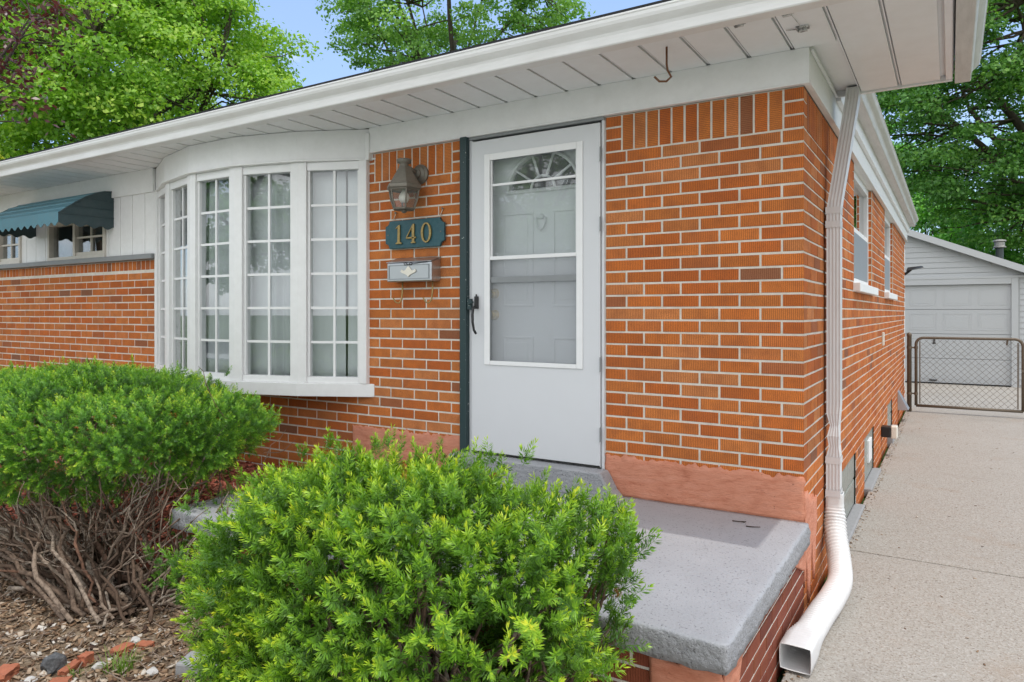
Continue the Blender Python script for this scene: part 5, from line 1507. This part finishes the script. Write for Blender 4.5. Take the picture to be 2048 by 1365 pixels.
o = chips('leaf_litter', 13000, (-4.6, -1.2, -3.0, -1.35), .008, .036, .55, LITTERM, .014, .45); tag(o, 'dry leaf and bark litter on the bare soil at bottom left', 'leaf litter', kind='stuff')
o = chips('wall_edge_grit', 900, (.036, .105, -1.5, 8.5), .004, .018, .5, LITTERM, .004, .25, zf=lambda x, y: .001); tag(o, 'dirt and leaf bits gathered along the foot of the side wall', 'grit', kind='stuff')
o = chips('driveway_specks', 260, (.12, 3.0, -1.4, 8.4), .006, .022, .45, LITTERM, .003, .12, zf=lambda x, y: .001); tag(o, 'scattered leaf bits and seeds lying on the driveway', 'specks', kind='stuff')
def twigs():
    paths = []
    for i in range(260):
        x, y = rng.uniform(-4.3, -1.9), rng.uniform(-2.75, -1.6); z = gz(x, y) + .012; a = rng.uniform(0, 6.28); L_ = rng.uniform(.05, .24)
        paths.append((wiggle((x, y, z), (x + L_ * math.cos(a), y + L_ * math.sin(a), z + rng.uniform(0, .03)), rng, 6, .006), np.linspace(.0035, .0018, 6)))
    v, q = tubes_np(paths, 5); o = npmesh('fallen_twigs', v, q, WOODB, smooth=True); tag(o, 'thin dry twigs scattered over the littered soil', 'twigs', kind='stuff')
twigs()
def rock(name, c, r, mat, label, cat, seed, group=None, box=False):
    import bmesh
    bm = bmesh.new()
    if box: bmesh.ops.create_cube(bm, size=1.6); bmesh.ops.subdivide_edges(bm, edges=bm.edges[:], cuts=3, use_grid_fill=True)
    else: bmesh.ops.create_icosphere(bm, subdivisions=3, radius=1)
    a = (seed * 1.7) % 6.28
    for v in bm.verts:
        p = v.co + mnoise.noise_vector(v.co * 1.3 + Vector((seed, 0, 0))) * (.22 if box else .35) + mnoise.noise_vector(v.co * 4 + Vector((seed, 0, 0))) * .05
        p = Vector((p.x * r[0], p.y * r[1], p.z * r[2])); v.co = Vector((p.x * math.cos(a) - p.y * math.sin(a), p.x * math.sin(a) + p.y * math.cos(a), p.z)) + Vector(c)
    me = bpy.data.meshes.new(name); bm.to_mesh(me); bm.free(); me.materials.append(mat)
    o = bpy.data.objects.new(name, me); link(o); tag(o, label, cat, group); return o
def grd(px, py, z=.03):
    u = (px - 1024) / 1416; t = (CAM.z - z) * 1416 / (py - 626); return CAM.x + (-.527 + .85 * u) * t, CAM.y + (.85 + .527 * u) * t
G1 = 'broken brick pieces on the soil'
for i, (px, py, r, lab) in enumerate(((245, 1300, (.05, .032, .02), 'flat orange brick chip above the grass tuft'), (290, 1292, (.04, .03, .014), 'flat orange brick chip right of the grass tuft'), (172, 1322, (.032, .026, .03), 'dark red rounded brick lump left of the grass tuft'), (140, 1338, (.022, .06, .02), 'long splintered red brick shard beside the dark stone'), (8, 1355, (.06, .04, .03), 'orange brick chunk in the bottom left corner'), (120, 1362, (.045, .03, .015), 'orange brick chip at the bottom edge right of the corner chunk'))):
    x, y = grd(px, py); rock('brick_fragment', (x, y, gz(x, y) + r[2] * .6), r, BRICKBIT, lab, 'brick piece', i + 1, G1, True)
x, y = grd(108, 1338); rock('stone', (x, y, gz(x, y) + .03), (.045, .04, .05), STONE, 'dark grey upright stone among brick pieces at bottom left', 'stone', 4)
for i, (px, py, lab) in enumerate(((272, 1282, 'pale grey pebble next to the brick chips'), (198, 1332, 'white pebble left of the grass tuft'), (305, 1345, 'pale pebble right of the grass tuft near the bottom edge'), (60, 1362, 'pale stone on the bottom edge near the corner'))):
    x, y = grd(px, py); rock('pebble', (x, y, gz(x, y) + .012), (.026, .02, .016), PALESTONE, lab, 'pebble', 9 + i, 'pale pebbles on the soil')
x, y = grd(372, 1345, .03)
cb = MB(); a_ = R(25); U_ = (math.cos(a_), math.sin(a_)); cb.obox((x + .03, y), U_, (-U_[1], U_[0]), -.05, .14, -.03, .09, -.02, .085); tag(cb.build('concrete_block', CBLOCK, bevel=.008), 'grey concrete paver block half hidden under the front yew', 'block')
def tuft(cx_, cy_, n, h, mat, name, label, cat, w=.006, sp=.05):
    V = []; Q = []; T = []
    for i in range(n):
        a = rng.uniform(0, 6.28); l = h * rng.uniform(.5, 1.1); bx, by = cx_ + rng.normal(0, sp * .35), cy_ + rng.normal(0, sp * .35); bz = gz(bx, by) - .005
        d = np.array([math.cos(a), math.sin(a)]); s = np.array([-d[1], d[0]]) * w * .5; bend = rng.uniform(.3, 1.0)
        k0 = len(V)
        for t in (0, .4, .75, 1):
            cpt = np.array([bx, by]) + d * l * bend * t ** 1.5; z = bz + l * (t - .35 * bend * t * t); ww = (1 - t * .9)
            V += [(cpt[0] - s[0] * ww, cpt[1] - s[1] * ww, z), (cpt[0] + s[0] * ww, cpt[1] + s[1] * ww, z)]; T += [.2 + .6 * t] * 2
        Q += [(k0 + 2 * j, k0 + 2 * j + 1, k0 + 2 * j + 3, k0 + 2 * j + 2) for j in range(3)]
    o = npmesh(name, V, Q, mat, None, {'tint': T}); tag(o, label, cat); return o
x, y = grd(240, 1335); tuft(x, y, 60, .12, GRASSB, 'grass_tuft', 'bright green grass tuft growing in the littered soil', 'grass tuft', .006, .07)
x, y = grd(155, 1345); tuft(x, y, 16, .06, GRASSB, 'grass_tuft', 'tiny grass sprig left of the larger tuft', 'grass tuft', .005, .04)
tuft(-4.35, -.55, 40, .30, HOSTA, 'weed_plant', 'pale green broad leaved plant behind the bare yew stems', 'plant', .07, .2)
tuft(-3.3, -.75, 26, .22, HOSTA, 'weed_plant', 'small pale leaved plant in the mulch nearer the porch', 'plant', .05, .15)
# debris on the slab
for i, (px, py, lab, br) in enumerate(((1479, 1044, 'forked dark twig lying in the shade on the grey slab', True), (1507, 1055, 'short dark twig near the lit end of the slab', False))):
    u = (px - 1024) / 1416; t = (CAM.z - .465) * 1416 / (py - 626); x, y = CAM.x + (-.527 + .85 * u) * t, CAM.y + (.85 + .527 * u) * t
    b = MB(); b.tube([(x - .035, y - .0, .465), (x, y + .002, .466), (x + .03, y + .012, .468)], .003, .002, 5)
    if br: b.tube([(x + .005, y + .003, .466), (x + .03, y - .01, .468)], .002, .0015, 5)
    tag(b.build('twig', DEADTWIG), lab, 'twig', 'twigs on the porch slab')
